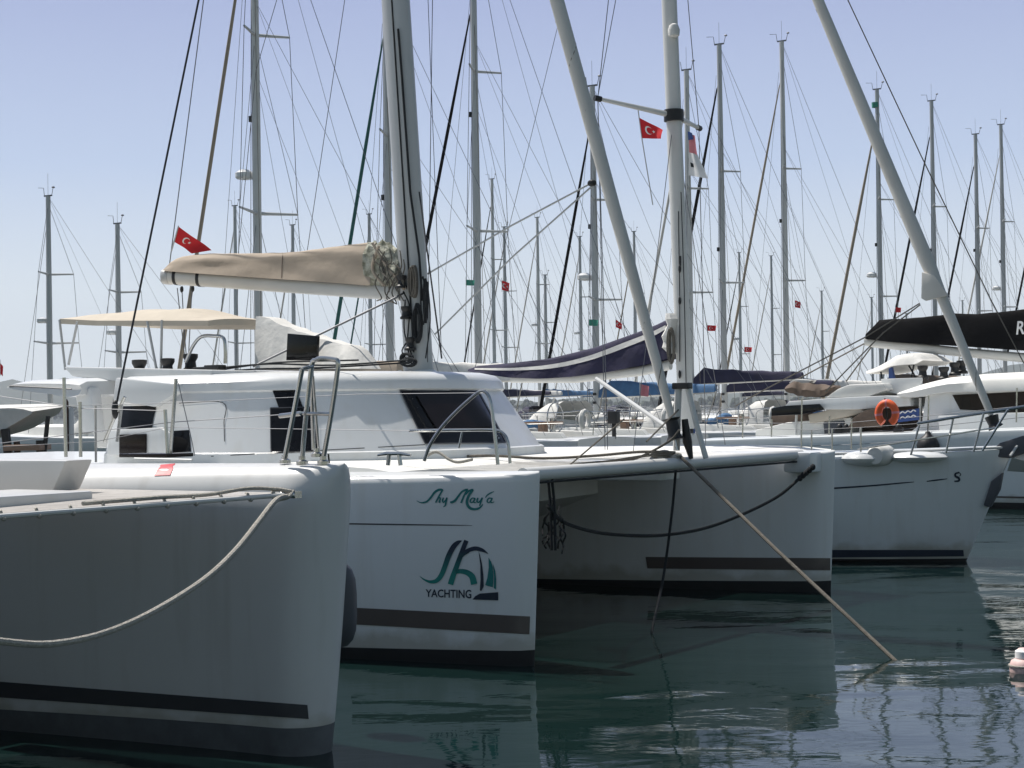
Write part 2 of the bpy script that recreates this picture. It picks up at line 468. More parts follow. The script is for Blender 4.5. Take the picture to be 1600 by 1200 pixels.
# ---------------------------------------------------------------- hull builder
def hull_mesh(bt, s0, L, hd, wfun, sec, pl, t0=0.0, rake=0.04, nst=26, power=1.6):
    """bt boat frame, s0 centreline offset, hd(t) deck height, wfun(t) half width, sec list of (u, q): u part of the half width,
    q height as ('d', below deck) or ('w', height over water) or ('p', 0) for the paint line"""
    mb = MB(); rings = []; pk = None
    ts = [L * (i / (nst - 1)) ** power for i in range(nst)]
    for t in ts:
        d = hd(t); w = wfun(t); half = []
        for u, (k, q) in sec:
            h = d - q if k == 'd' else (pl(t) + q if k == 'p' else q)
            half.append((u * w, h))
        ring = []
        for sg in (1, -1):
            lst = half if sg == 1 else half[::-1]
            for (x, h) in lst:
                tt = t + t0 + rake * (d - h) * math.exp(-t / 1.5)
                ring.append(bt.L(tt, s0 + sg * x, h))
        rings.append(ring)
    n = len(sec)
    ip = [i for i, (u, (k, q)) in enumerate(sec) if k == 'p'][0]
    def mf(i, k):
        return 1 if (ip <= k < 2 * n - 1 - ip) else 0
    mb.loft(rings, False, 0, True, mf)
    last = (len(rings) - 1) * 2 * n
    for k in range(n - 1):
        mb.f.append([k, 2 * n - 1 - k, 2 * n - 2 - k, k + 1]); mb.m.append(1 if k >= ip else 0)
        mb.f.append([last + k, last + k + 1, last + 2 * n - 2 - k, last + 2 * n - 1 - k]); mb.m.append(1 if k >= ip else 0)
    return mb
# ring order: from centre top out to + side, down to keel, back up the - side (paint line splits the colours)

def stay(parent, name, pts, r, mt, n=6):
    return MB().tube(pts, r, n).build(name, mt, parent)

def winch(parent, c, s=1.0, name='winch'):
    mb = MB(); c = V(c)
    mb.rev(c, (0, 0, 1), [(0.085 * s, 0), (0.085 * s, 0.03 * s), (0.06 * s, 0.05 * s), (0.052 * s, 0.11 * s), (0.075 * s, 0.15 * s), (0.075 * s, 0.185 * s), (0.04 * s, 0.19 * s), (0, 0.19 * s)], 14)
    return mb.build(name, M['black'], parent)

def cleat(parent, c, d, s=1.0, name='cleat'):
    c = V(c); d = V(d).normalized(); mb = MB()
    z = V((0, 0, 1))
    mb.tube([c + d * -0.13 * s + z * 0.055 * s, c + d * -0.06 * s + z * 0.065 * s, c + d * 0.06 * s + z * 0.065 * s, c + d * 0.13 * s + z * 0.055 * s], [0.009 * s, 0.015 * s, 0.015 * s, 0.009 * s], 8)
    for k in (-1, 1): mb.tube([c + d * 0.05 * k * s - z * 0.01, c + d * 0.04 * k * s + z * 0.06 * s], 0.014 * s, 8)
    return mb.build(name, M['steel'], parent)

# ================================================================ A: nearest catamaran, cut by the left edge
A = Boat(RW(6.29, 4.92))
ta = thing('catamaran', A.L(4, 0, 0), 'nearest white catamaran with blunt rounded bow and slack rope, cut off by the left edge', 'catamaran')
def wA(t):
    return 0.012 + 0.23 * math.sqrt(max(0, 1 - (1 - min(t / 0.26, 1)) ** 2)) + 0.50 * smo(0.0, 4.5, t)
hdA = lambda t: 1.69 - 0.006 * t
secA = [(0.0, ('d', -0.012)), (0.45, ('d', 0.0)), (0.68, ('d', 0.02)), (0.84, ('d', 0.07)), (0.94, ('d', 0.14)), (1.0, ('d', 0.25)), (1.0, ('d', 0.55)), (0.99, ('d', 0.9)), (0.95, ('w', 0.45)), (0.88, ('p', 0)), (0.80, ('w', 0.0)), (0.5, ('w', -0.4)), (0.0, ('w', -0.55))]
plA = lambda t: 0.17 - 0.012 * t
hA = {}
for s0 in (3.0, -3.0):
    hA[s0] = hull_mesh(A, s0, 12, hdA, wA, secA, plA, rake=0.10, nst=44, power=2.2)
    hA[s0].build('hull', [M['gelA'], M['antiA']], ta, smooth=50)
bA = hA[3.0].bvh()
mb = MB(); decal(mb, bA, [(-60, 1060), (480, 1101), (482, 1123), (-60, 1085)], 0.007, 9); mb.build('stripe', M['stripeA'], ta)
mb = MB(); decal(mb, bA, [(251, 727), (274, 725), (266, 743), (241, 744)], 0.004, 8); mb.build('adhesive_patch', M['redm'], ta)
# front rail of the net, the net itself and the deck behind it
ra = A.loc(A.pix(452, 773, 2.62)); t_r = ra[0]; h_r = ra[2]
e1 = A.L(t_r, 2.66, h_r); e2 = A.L(t_r, -2.66, h_r)
MB().tube([e1, e2], 0.013, 8).build('net_rail', M['aluw'], ta)
mb = MB(); rows = []
for i in range(14):
    t = t_r + 0.03 + i / 13 * 2.5
    rows.append([A.L(t, -2.62 + 5.24 * k / 24, h_r + 0.012 - 0.05 * math.sin(math.pi * k / 24) * math.sin(math.pi * i / 13)) for k in range(25)])
mb.loft(rows, caps=False, closed=False)
mb.build('trampoline', M['netA'], ta)
for k in range(24):
    s = 2.5 - k * 0.215
    mb = MB()
    mb.tube([A.L(t_r, s, h_r - 0.016), A.L(t_r + 0.012, s, h_r + 0.02), A.L(t_r + 0.06, s + 0.04, h_r + 0.022)], 0.008, 6)
    mb.ball(A.L(t_r - 0.008, s, h_r - 0.012), V((0.014, 0, 0)), V((0, 0.014, 0)), V((0, 0, 0.012)), 8, 6)
    mb.build('lashing', M['ropew'], ta)
mb = MB()
mb.tube(curve([A.L(t_r + 0.03, 2.6, h_r + 0.03), A.L(t_r + 0.02, 2.3, h_r + 0.05), A.L(t_r + 0.05, 2.0, h_r + 0.03), A.L(t_r + 0.02, 1.6, h_r + 0.035), A.L(t_r + 0.04, 1.1, h_r + 0.03)]), 0.011, 6)
mb.build('lashing_line', M['ropew'], ta)
# bridgedeck between the hulls
mb = MB(); rings = []
for t in (2.9, 3.05, 4.0, 6.0, 11.5):
    z0 = 0.95 if t < 3 else 0.70; z1 = 1.60 if t > 2.95 else 1.52
    rings.append([A.L(t, -2.7, z1), A.L(t, 0, z1 + 0.02), A.L(t, 2.55, z1), A.L(t, 2.55, z0), A.L(t, 0, z0 - 0.1), A.L(t, -2.7, z0)])
mb.loft(rings).build('bridgedeck', M['gelA'], ta, smooth=30)
q0 = A.loc(A.pix(165, 779, 2.0)); mb = MB()
mb.box(A.L(q0[0] + 0.42, 0.1, 1.535), A.fw * 0.32, A.at * 1.9, V((0, 0, 0.04)))
mb.build('deck_step', M['gelA'], ta, bevel=0.015)
# raised deck moulding on the far hull
mb = MB()
c = [A.pix(103, 719, 2.2), A.pix(82, 768, 2.2), A.pix(-140, 772, 2.2), A.pix(-140, 718, 2.2)]
mb.prism(c, A.at * 0.22).build('deck_moulding', M['gelA'], ta, bevel=0.02)
# bow fitting
f0 = A.pix(452, 773, 2.60)
mb = MB(); mb.box(A.L(t_r - 0.0, 2.64, h_r), A.fw * 0.05, A.at * 0.03, V((0, 0, 0.02)))
for k in (-1, 1): mb.ball(A.L(t_r + 0.035 * k, 2.60, h_r), A.fw * 0.018, A.at * 0.02, V((0, 0, 0.02)))
mb.build('bow_fitting', M['steel'], ta)
# pulpit of bent tube on the bow
SP = 3.0
def tp(l, r=0.0135, s=SP, bt=A, n=8, k=6):
    return curve([bt.pix(x, y, s) for x, y in l], k) if len(l) > 2 else [bt.pix(x, y, s) for x, y in l]
pr = thing  # placeholder name, parts below
pul = MB()
pul.tube([A.pix(445, 716, 2.85), A.pix(459, 645, 2.85), A.pix(472, 577, 2.85)], 0.0145, 8)
pul.tube([A.pix(490, 703, 3.1), A.pix(488, 640, 3.1), A.pix(487, 575, 3.0)], 0.012, 8)
pul.tube([A.pix(489, 588, 3.0), A.pix(498, 703, 3.1)], 0.008, 8)
pul.tube(tp([(472, 718), (479, 640), (487, 572), (493, 563), (503, 560), (522, 562), (528, 566), (526, 590), (517, 650), (505, 718)], s=2.95), 0.0145, 8)
pul.tube(tp([(437, 650), (470, 646)], s=2.9), 0.014, 8)
pul.tube(tp([(470, 646), (517, 647)], s=2.95), 0.011, 8)
pul.tube([A.pix(472, 577, 2.85), A.pix(488, 572, 2.95)], 0.012, 8)
pul.build('pulpit', M['steel'], ta)
for x, y in ((445, 716), (472, 718), (505, 718), (495, 706)):
    p = A.pix(x, y, 2.95); MB().rev(p - V((0, 0, 0.03)), (0, 0, 1), [(0.035, 0), (0.035, 0.02), (0.02, 0.028), (0.02, 0.05)], 12).build('rail_foot', M['steel'], ta)
# stanchions and lifelines along the far hull
for (xt, yt, xb, yb) in ((275, 592, 266, 712), (258, 640, 262, 712), (100, 590, 103, 714), (125, 628, 126, 714)):
    MB().tube([A.pix(xb, yb, 3.35), A.pix(xt, yt, 3.35)], 0.0125, 8).build('stanchion', M['steel'], ta)
for l in ([(-60, 700), (266, 660), (440, 648)], [(-60, 610), (125, 638), (258, 642)]):
    MB().tube([A.pix(x, y, 3.35) for x, y in l], 0.0028, 5).build('lifeline', M['wire'], ta)
MB().tube([A.pix(278, 596, 3.35), A.pix(300, 690, 3.35), A.pix(304, 712, 3.35)], 0.003, 5).build('lifeline', M['wire'], ta)
# deck hatch and low track
mb = MB(); p = A.pix(244, 711, 3.35); mb.box(p, A.fw * 0.22, A.at * 0.12, V((0, 0, 0.012))); mb.build('deck_hatch', M['glass2'], ta, bevel=0.006)
MB().tube([A.pix(210, 717, 3.1), A.pix(300, 719, 3.1)], 0.008, 6).build('deck_track', M['alu'], ta)

def pixt(bt, px, py, t):
    d = ray(px, py); k = (bt.O - bt.fw * t - CAM).dot(bt.fw) / d.dot(bt.fw)
    return CAM + d * k
# slack rope from the bow fitting
e = A.pix(448, 776, 2.56)
pts = [(448, 776), (437, 778), (425, 788), (402, 818), (370, 858), (330, 897), (280, 932), (215, 968), (150, 993), (80, 1006), (20, 1004), (-40, 994), (-130, 965)]
q = []
for i, (x, y) in enumerate(pts):
    q.append(pixt(A, x, y, t_r - 0.02 - 0.75 * min(1, i / 7)))
o = MB().tube(curve(q, 8), 0.0155, 8).build('mooring_rope', M['ropew'], None, loc=q[0])
tag(o, 'pale slack rope drooping from the nearest rounded bow out of the left edge', 'rope')
o = MB()
o.tube(curve([A.L(t_r - 0.03, 2.60, h_r + .02), A.L(t_r + 0.05, 2.55, h_r + .03), A.L(t_r + 0.02, 2.52, h_r - .02), A.L(t_r - 0.04, 2.56, h_r - .01), A.L(t_r - 0.03, 2.62, h_r + .02)], 6), 0.012, 7)
o.build('knot', M['ropew'], bpy.data.objects['mooring_rope'])

# fender between the two catamarans
fc = P(530, 945, 10.9)
mb = MB()
mb.rev(fc - V((0, 0, 0.27)), (0, 0, 1), [(0.0, 0), (0.05, 0.012), (0.085, 0.05), (0.105, 0.11), (0.112, 0.2), (0.112, 0.34), (0.105, 0.43), (0.085, 0.49), (0.05, 0.53), (0.025, 0.545), (0.025, 0.57), (0, 0.575)], 20)
o = mb.build('fender', M['fend'], None, loc=fc); tag(o, 'grey blue sausage fender peeping out behind the nearest rounded bow', 'fender')
MB().tube([fc + V((0, 0, 0.3)), fc + V((-0.06, 0.03, 0.95))], 0.006, 6).build('lanyard', M['roped'], o)

# ================================================================ B: catamaran with the lettered bow
B = Boat(RW(7.14, 14.40))
tb = thing('catamaran', B.L(4, 0, 0), 'white catamaran with green lettering on its bow, tan sail cover and tan bimini', 'catamaran')
def wB(t): return 0.008 + 0.08 * min(t / 0.10, 1) + 0.62 * (1 - (1 - min(t / 4.8, 1)) ** 2.0)
hdB = lambda t: 1.50 - 0.012 * t + 0.03 * smo(2, 6, t)
secB = [(0.0, ('d', -0.02)), (0.6, ('d', -0.005)), (0.9, ('d', 0.005)), (0.985, ('d', 0.03)), (1.0, ('d', 0.07)), (0.985, ('d', 0.5)), (0.96, ('w', 0.55)), (0.92, ('w', 0.3)), (0.88, ('p', 0)), (0.84, ('w', 0.0)), (0.5, ('w', -0.4)), (0.0, ('w', -0.5))]
plB = lambda t: 0.125 - 0.02 * t
hB = {}
for s0 in (-2.98, 2.98):
    hB[s0] = hull_mesh(B, s0, 12, hdB, wB, secB, plB, rake=0.05, nst=34, power=1.8)
    hB[s0].build('hull', [M['gel'], M['anti']], tb, smooth=50)
bN = hB[-2.98].bvh(); bF = hB[2.98].bvh()
mb = MB(); decal(mb, bN, [(548, 949), (828, 963), (827, 991), (548, 975)], 0.006, 9); mb.build('stripe', M['stripe'], tb)
mb = MB(); decal(mb, bF, [(1009, 870), (1297, 872), (1297, 891), (1012, 888)], 0.008, 8); mb.build('stripe', M['stripe'], tb)
mb = MB(); ribbon(mb, bN, [(520, 818, 2.2), (620, 819.5, 2.2), (700, 820.5, 1.6), (738, 821, 0.6)], 0.003, sub=6); mb.build('rubbing_line', M['stripeA'], tb)
# boat's name and the company emblem, painted on the near bow
def Z(x, y): return 640 + x / 5.456, 740 + y / 5.456
def strokes(name, ls, mt, parent, k=1.0):
    mb = MB()
    for l in ls: ribbon(mb, bN, [(*Z(x, y), w / 5.456 * k * (1.6 if name == 'name_lettering' else 1.0)) for x, y, w in l], 0.0045)
    return mb.build(name, mt, parent)
strokes('name_lettering', [
    [(62, 230, 2), (85, 243, 5), (110, 248, 8), (150, 236, 10), (185, 200, 11), (215, 160, 12), (245, 140, 13), (268, 136, 12), (285, 136, 5)],
    [(284, 137, 9), (268, 165, 9), (245, 205, 9), (224, 247, 9)],
    [(230, 232, 4), (245, 212, 6), (262, 206, 8), (262, 220, 9), (255, 243, 8), (268, 240, 4)],
    [(290, 204, 8), (283, 230, 9), (292, 245, 7), (312, 222, 7), (320, 204, 8)], [(320, 204, 8), (313, 240, 9), (305, 272, 8), (288, 283, 4)],
    [(346, 243, 10), (365, 243, 13), (390, 228, 13), (415, 195, 11), (445, 157, 10), (475, 140, 12), (500, 137, 12)],
    [(497, 138, 10), (470, 180, 10), (440, 250, 10)],
    [(480, 180, 5), (505, 150, 9), (530, 140, 12), (546, 136, 8)],
    [(540, 139, 12), (510, 180, 13), (492, 225, 14), (494, 262, 15), (515, 292, 15), (550, 303, 13), (590, 296, 11), (615, 276, 7), (628, 258, 3)],
    [(556, 212, 7), (538, 208, 6), (522, 222, 8), (519, 240, 8), (532, 247, 6), (550, 230, 6)], [(560, 206, 8), (548, 240, 8), (562, 247, 5), (572, 240, 3)],
    [(584, 206, 8), (577, 232, 9), (588, 246, 7), (608, 226, 7), (622, 204, 8)], [(622, 204, 8), (610, 240, 8), (598, 274, 7)],
    [(648, 205, 4), (662, 185, 7), (690, 166, 7), (722, 152, 3)],
    [(700, 212, 7), (682, 208, 6), (666, 222, 8), (664, 240, 8), (677, 247, 6), (695, 230, 6)], [(706, 206, 8), (694, 240, 8), (708, 247, 5), (724, 238, 3)],
], M['teal'], tb)
strokes('emblem', [
    [(88, 874, 3), (130, 905, 14), (180, 922, 26), (232, 912, 36), (272, 865, 41), (303, 790, 43), (335, 700, 45), (375, 625, 44), (412, 588, 34), (445, 572, 8)],
    [(486, 570, 38), (462, 630, 40), (425, 730, 42), (392, 820, 44), (368, 885, 46), (350, 945, 48)],
    [(420, 745, 8), (450, 690, 26), (500, 655, 34), (560, 638, 36), (610, 648, 32), (645, 665, 18), (672, 684, 3)],
    [(405, 770, 5), (425, 728, 18), (470, 690, 14), (510, 668, 10)],
    [(385, 838, 30), (440, 832, 40), (495, 845, 46), (535, 880, 52), (552, 943, 56)],
], M['logo'], tb)
mb = MB()
for pl_ in ([(590, 662), (600, 690), (617, 760), (630, 860), (634, 960), (612, 1002), (600, 995), (606, 900), (604, 780)],):
    decal(mb, bN, [Z(*p) for p in pl_], 0.0045, 3)
mb.build('emblem_mast', M['navyp'], tb)
mb = MB()
for pl_ in ([(674, 715), (698, 752), (712, 800), (716, 880), (712, 968), (680, 960), (646, 950), (664, 890), (676, 800)], [(712, 765), (732, 830), (740, 900), (738, 990), (720, 975), (722, 880)]):
    decal(mb, bN, [Z(*p) for p in pl_], 0.0045, 3)
mb.build('emblem_sail', M['teal'], tb)
mb = MB(); decal(mb, bN, [Z(*p) for p in [(538, 1073), (560, 1045), (600, 1022), (700, 1014), (757, 1010), (758, 1080)]], 0.0045, 3); mb.build('emblem_hull', M['navyp'], tb)
vs, fs = text_mesh('YACHTING')
w3 = [drop(bN, *Z(138 + 390 * u, 985 + 5 * u + (1 - v) * (66 + 8 * u)), 0.0045) for u, v in vs]
MB().add(w3, fs).build('lettering', M['navyp'], tb)

# ---- saloon: plan outline lofted up to a rounded roof
def plan(k, dt=0.0, ds=0.0):
    base = [(5.45, -2.33), (5.2, -2.36), (4.8, -2.34), (4.0, -2.22), (3.3, -1.95), (2.75, -1.5), (2.35, -0.9), (2.2, 0), (2.35, 0.9), (2.75, 1.5), (3.3, 1.95), (4.0, 2.22), (4.8, 2.34), (5.2, 2.36), (5.45, 2.33)]
    out = []
    for t, s in base:
        out.append((t + dt * max(0, (5.2 - t) / 3.0), s * (1 - ds)))
    return out
def ringB(h, dt, ds, rise=0.0):
    pl_ = plan(0, dt, ds)
    return [B.L(t, s, h + rise * (1 - (s / 2.5) ** 2)) for t, s in pl_]
zf = 2.36
lv = [(1.50, 0.0, 0.0, 0), (1.62, 0.01, 0.005, 0), (1.63, 0.06, 0.012, 0), (zf - 0.16, 0.52, 0.09, 0), (zf - 0.14, 0.50, 0.085, 0), (zf - 0.06, 0.52, 0.09, 0), (zf - 0.01, 0.58, 0.115, 0.01), (zf + 0.015, 0.75, 0.16, 0.02), (zf + 0.02, 1.2, 0.30, 0.03), (zf + 0.02, 1.9, 0.55, 0.05), (zf + 0.02, 2.6, 0.9, 0.06)]
mb = MB(); mb.loft([ringB(*l) for l in lv], caps=True)
mb.build('saloon', M['gel'], tb, smooth=38)
bS = mb.bvh()
def win(poly, name='window', mt='glass', off=0.006, grid=7, parent=None, bv=None):
    mb = MB(); decal(mb, bv or bS, poly, off, grid)
    return mb.build(name, M[mt], parent or tb)
wa = win([(624, 609), (636, 611), (747, 612), (765, 645), (790, 692), (664, 694), (645, 655)])
wbm = win([(648, 618), (742, 619), (756, 645), (768, 668), (682, 674), (664, 645)], 'pane', 'glass2', 0.022, 7, wa)
win([(426, 610), (463, 609), (468, 622), (474, 638), (436, 638)])
win([(423, 638), (488, 637), (492, 672), (497, 706), (424, 708)])
win([(188, 635), (245, 634), (240, 655), (236, 686), (212, 672), (186, 668)])
win([(263, 674), (296, 672), (299, 706), (263, 708)])
for pts_ in ([(624, 609), (747, 612), (765, 645), (790, 692), (664, 694), (645, 655), (624, 609)], [(423, 638), (488, 637), (492, 672), (497, 706), (424, 708), (423, 638)]):
    for a_, b_ in zip(pts_, pts_[1:]):
        m_ = MB(); ribbon(m_, bS, [(a_[0], a_[1], 1.6), ((a_[0] + b_[0]) / 2, (a_[1] + b_[1]) / 2, 1.6), (b_[0], b_[1], 1.6)], 0.012, sub=6)
        if m_.v: m_.build('window_seal', M['stripeA'], wa)
# grooves round the side panels
mb = MB()
for l in ([(330, 713), (500, 704), (664, 695)], [(280, 630), (348, 629), (350, 660), (351, 690)], [(792, 691), (840, 689), (864, 686)]):
    ribbon(mb, bS, [(x, y, 1.3) for x, y in l], 0.003, sub=5)
mb.build('panel_groove', M['stripeA'], tb)
# foredeck, nacelle and net between the hulls
mb = MB(); rings = []
for t, dz in ((1.7, -0.04), (1.75, 0.03), (2.0, 0.06), (2.4, 0.08), (3.2, 0.09)):
    rings.append([B.L(t, s, 1.47 + dz - 0.02 * abs(s) / 2.5) for s in (-2.55, -1.2, 0, 1.2, 2.55)] + [B.L(t, s, 1.38 - 0.02) for s in (2.55, 0, -2.55)])
mb.loft(rings); mb.build('foredeck', M['deck'], tb, smooth=30)
mb = MB(); rings = []
for t, z0 in ((2.6, 1.05), (3.4, 0.75), (5, 0.66), (11.5, 0.66)):
    rings.append([B.L(t, -2.6, 1.5), B.L(t, 0, 1.5), B.L(t, 2.6, 1.5), B.L(t, 2.5, z0), B.L(t, 0, z0 - 0.05), B.L(t, -2.5, z0)])
mb.loft(rings); mb.build('bridgedeck', M['gel'], tb, smooth=30)
mb = MB(); rings = []
for t in (0.42, 0.5, 1.6, 2.4): rings.append([B.L(t, -0.22, 1.50), B.L(t, 0.22, 1.50), B.L(t, 0.20, 1.32), B.L(t, -0.20, 1.32)])
mb.loft(rings); mb.build('foredeck_beam', M['gel'], tb, bevel=0.02)
for w0, w1 in ((-2.55, -0.24), (0.24, 2.55)):
    MB().loft([[B.L(0.42 + 1.3 * i / 8, lerp(w0, w1, j / 12), 1.49 + 0.03 * i / 8 - 0.03 * math.sin(math.pi * i / 8) * math.sin(math.pi * j / 12)) for j in range(13)] for i in range(9)], caps=False, closed=False).build('trampoline', M['net'], tb)
# crossbeam
b1 = B.L(0.30, -2.75, 1.475); b2 = B.L(0.30, 2.75, 1.475)
MB().tube([b1, b2], 0.058, 20).build('crossbeam', M['aluw'], tb, smooth=60)
MB().tube([B.L(0.26, -2.7, 1.408), B.L(0.26, 2.7, 1.408)], 0.010, 8).build('beam_shade_line', M['roped'], tb)  # dark tube standing for the shadow line under the beam
for s in (2.6,): 
    mb = MB(); mb.box(B.L(0.26, s + 0.12, 1.40), B.fw * 0.16, B.at * 0.16, V((0, 0, 0.11))); mb.build('beam_bracket', M['gel'], tb, bevel=0.04)
# A-shaped seat frame on the beam
for l, r in (([(1060, 607), (1058, 655), (1057, 704)], 0.034), ([(1075, 608), (1088, 662), (1103, 716)], 0.026)):
    MB().tube([B.pix(x, y, 0.1) for x, y in l], r, 10).build('strut', M['aluw'], tb)
mb = MB(); c = B.pix(1066, 603, 0.1); mb.box(c, B.fw * 0.085, B.at * 0.05, V((0, 0, 0.03))); mb.build('strut_clamp', M['black'], tb, bevel=0.01)
MB().tube([B.pix(932, 592, 1.2), B.pix(1050, 673, 0.2)], 0.022, 10).build('whisker_pole', M['alu'], tb)
# forestay with furled genoa
mt_ = B.loc(B.pix(655, 577, 0)); MT = mt_[0]
rk = 0.062
def mastB(h): return B.L(MT + rk * (h - 2.4), 0, h)
stem = B.L(0.34, 0.0, 1.60)
g0 = B.pix(1046, 640, 0)
def solve_top(hh): return mastB(hh)
gt = mastB(12.6)
g1 = B.pix(870, 0, 0)
gd = (g1 - g0)
pts = [g0 + gd * k for k in (-0.03, 0.0, 0.06, 0.3, 0.6, 1.0, 1.5, 1.9)]
MB().tube(pts, [0.03, 0.036, 0.045, 0.058, 0.066, 0.070, 0.064, 0.04], 14).build('furled_genoa', M['gen'], tb, smooth=60)
def wraps(parent, a, d, k0, k1, r0, r1, n, mt):
    d_ = V(d); x = d_.cross(V((0, 1, 0))).normalized(); y = d_.cross(x).normalized(); p = []
    for i in range(n * 10 + 1):
        k = i / (n * 10); th = 6.28318 * i / 10; r_ = lerp(r0, r1, k)
        p.append(V(a) + d_ * lerp(k0, k1, k) + (x * math.cos(th) + y * math.sin(th)) * r_)
    return MB().tube(p, 0.0055, 5).build('sail_seam', mt, parent)
wraps(tb, g0, gd, 0.05, 0.95, 0.044, 0.068, 7, M['ropeg'])
MB().tube([stem, g0 + gd * 0.0], 0.012, 6).build('forestay', M['steel'], tb)
mb = MB(); d = (g0 - stem).normalized(); mb.tube([stem + d * 0.10, stem + d * 0.14, stem + d * 0.28, stem + d * 0.30], [0.085, 0.06, 0.06, 0.09], 14); mb.tube([B.pix(1070, 655, 0.1), B.pix(1074, 690, 0.1), B.pix(1080, 717, 0.1)], [0.03, 0.045, 0.02], 10)
mb.build('furling_drum', M['black'], tb)
# mast
mb = MB(); n = 18; rings = []
for h in (2.38, 4, 6, 9, 12, 15.6):
    c = mastB(h); rings.append([c + B.fw * (0.165 * math.cos(6.28318 * k / n)) + B.at * (0.11 * math.sin(6.28318 * k / n)) for k in range(n)])
mb.loft(rings).build('mast', M['alu'], tb, smooth=60)
mb = MB(); mb.tube([mastB(2.36), mastB(2.41)], [0.2, 0.17], 18); mb.build('mast_step', M['gel'], tb)
MB().tube([mastB(2.5) - B.fw * 0.166, mastB(15) - B.fw * 0.166], 0.012, 6).build('sail_track', M['black'], tb)
mb = MB()
for k, (dx, ds) in enumerate(((0.03, -0.118),)):
    mb.tube([mastB(2.6) + B.fw * dx + B.at * ds, mastB(4.5 + k) + B.fw * dx + B.at * (ds + .005), mastB(9 + k) + B.fw * dx + B.at * (ds + .01)], 0.0085, 6)
mb.build('halyard', M['roped'], tb)
for k in range(3):
    winch(tb, mastB(2.62 + 0.0 * k) + B.fw * (0.02 - 0.15 * k * 0) - B.at * 0.16 + V((0, 0, 0.32 * k)) - B.fw * 0.05 * k, 0.7)
# coiled halyards hanging on the mast
def coil(parent, c, w, h, mt, n=9, name='rope_coil', dirw=None):
    mb = MB(); dw = dirw or B.fw
    for i in range(n):
        a = w * random.uniform(0.6, 1); hh = h * random.uniform(0.8, 1.05); off = -B.at * random.uniform(0, 0.05) + dw * random.uniform(-0.015, 0.015)
        mb.tube([c + off + dw * (a * math.cos(6.283 * k / 14)) + V((0, 0, hh * math.sin(6.283 * k / 14))) for k in range(15)], 0.009, 5)
    return mb.build(name, mt, parent)
coil(tb, B.pix(655, 505, -0.13), 0.05, 0.2, M['roped'])
coil(tb, B.pix(648, 440, -0.13), 0.04, 0.17, M['ropeg'])
coil(tb, B.pix(665, 470, -0.11), 0.03, 0.24, M['roped'], 5)
coil(tb, B.pix(638, 560, -0.18), 0.08, 0.05, M['roped'], 7)
mb = MB()
for l in ([(630, 455), (640, 480), (637, 530), (640, 565)], [(633, 468), (632, 520), (648, 566)], [(668, 440), (672, 500), (665, 560)], [(650, 520), (628, 548), (645, 570)]):
    mb.tube(curve([B.pix(x, y, -0.14) for x, y in l], 6), 0.008, 5)
mb.build('running_rigging', M['roped'], tb)
for y, h in ((352, 3), (400, 2), (415, 4)):
    MB().ball(B.pix(630 + (y % 7), y, -0.05), B.fw * 0.05, B.at * 0.04, V((0, 0, 0.07))).build('mast_block', M['black'], tb)
# boom with end cap and straps
bo0 = B.pix(630, 458, 0); bo1 = B.pix(268, 433, 0)
bd = (bo1 - bo0).normalized(); up = V((0, 0, 1))
def sect(c, a, b, n=14, p=2.6):
    out = []
    for k in range(n):
        th = 6.28318 * k / n; cx = math.cos(th); sx = math.sin(th)
        out.append(c + B.at * (a * abs(cx) ** (2 / p) * (1 if cx > 0 else -1)) + up * (b * abs(sx) ** (2 / p) * (1 if sx > 0 else -1)))
    return out
mb = MB(); mb.loft([sect(bo0 + bd * k, 0.075, 0.085) for k in (0.02, 1, 2, (bo1 - bo0).length)]); mb.build('boom', M['aluw'], tb, smooth=40)
Lb = (bo1 - bo0).length
MB().loft([sect(bo0 + bd * k, 0.08, 0.09) for k in (Lb, Lb + 0.11)]).build('boom_end', M['alu'], tb, bevel=0.02)
for k in (Lb - 0.12, Lb - 0.48):
    MB().loft([sect(bo0 + bd * (k + j), 0.079, 0.089) for j in (0, 0.045)]).build('boom_strap', M['black'], tb)
MB().tube([bo0 + V((0, 0, -.02)), mastB(bo0.z) - B.fw * 0.05], 0.04, 10).build('gooseneck', M['black'], tb)
# sail cover with rolled sail showing at the mast
prof_t = [(262, 422, 423), (266, 412, 424), (275, 406, 425), (290, 400, 426), (330, 395, 429), (400, 396, 434), (460, 393, 438), (520, 386, 442), (560, 380, 445), (582, 377, 447), (590, 378, 447)]
mb = MB(); rings = []; NS = 40
for i in range(NS):
    x = 262 + (590 - 262) * i / (NS - 1)
    yt = itp([(a, b) for a, b, c in prof_t], x); yb = itp([(a, c) for a, b, c in prof_t], x)
    pt = B.pix(x, yt, 0); pb = B.pix(x, yb, 0); H = pt.z - pb.z; wd = 0.10 + 0.035 * min(1, i / 8)
    ring = []
    for k in range(20):
        v = k / 19 * 2 - 1                      # -1 near side foot .. +1 far side foot
        a = abs(v); sg = 1 if v > 0 else -1
        wid = wd * (a ** 0.55) * (1 - 0.10 * math.sin(a * 3.1))
        z = H * (1 - a ** 1.35)
        fo_ = math.exp(-((a - 0.38 - 0.10 * math.sin(x * 0.023)) / 0.13) ** 2)
        wr = 0.014 * fo_ * (1 + .5 * math.sin(x * 0.06)) + 0.003 * math.sin(x * 0.05 + 9 * a) + 0.0015 * math.sin(x * 0.21 - 5 * a)
        ring.append(pb + B.at * (sg * (wid + wr * (0.3 + a))) + up * (z + wr * (1 - a) * 1.3))
    rings.append(ring)
mb.loft(rings, caps=False, closed=False); mb.build('sail_cover', M['tan'], tb, smooth=60, flipfix=False)
bc_ = mb.bvh()
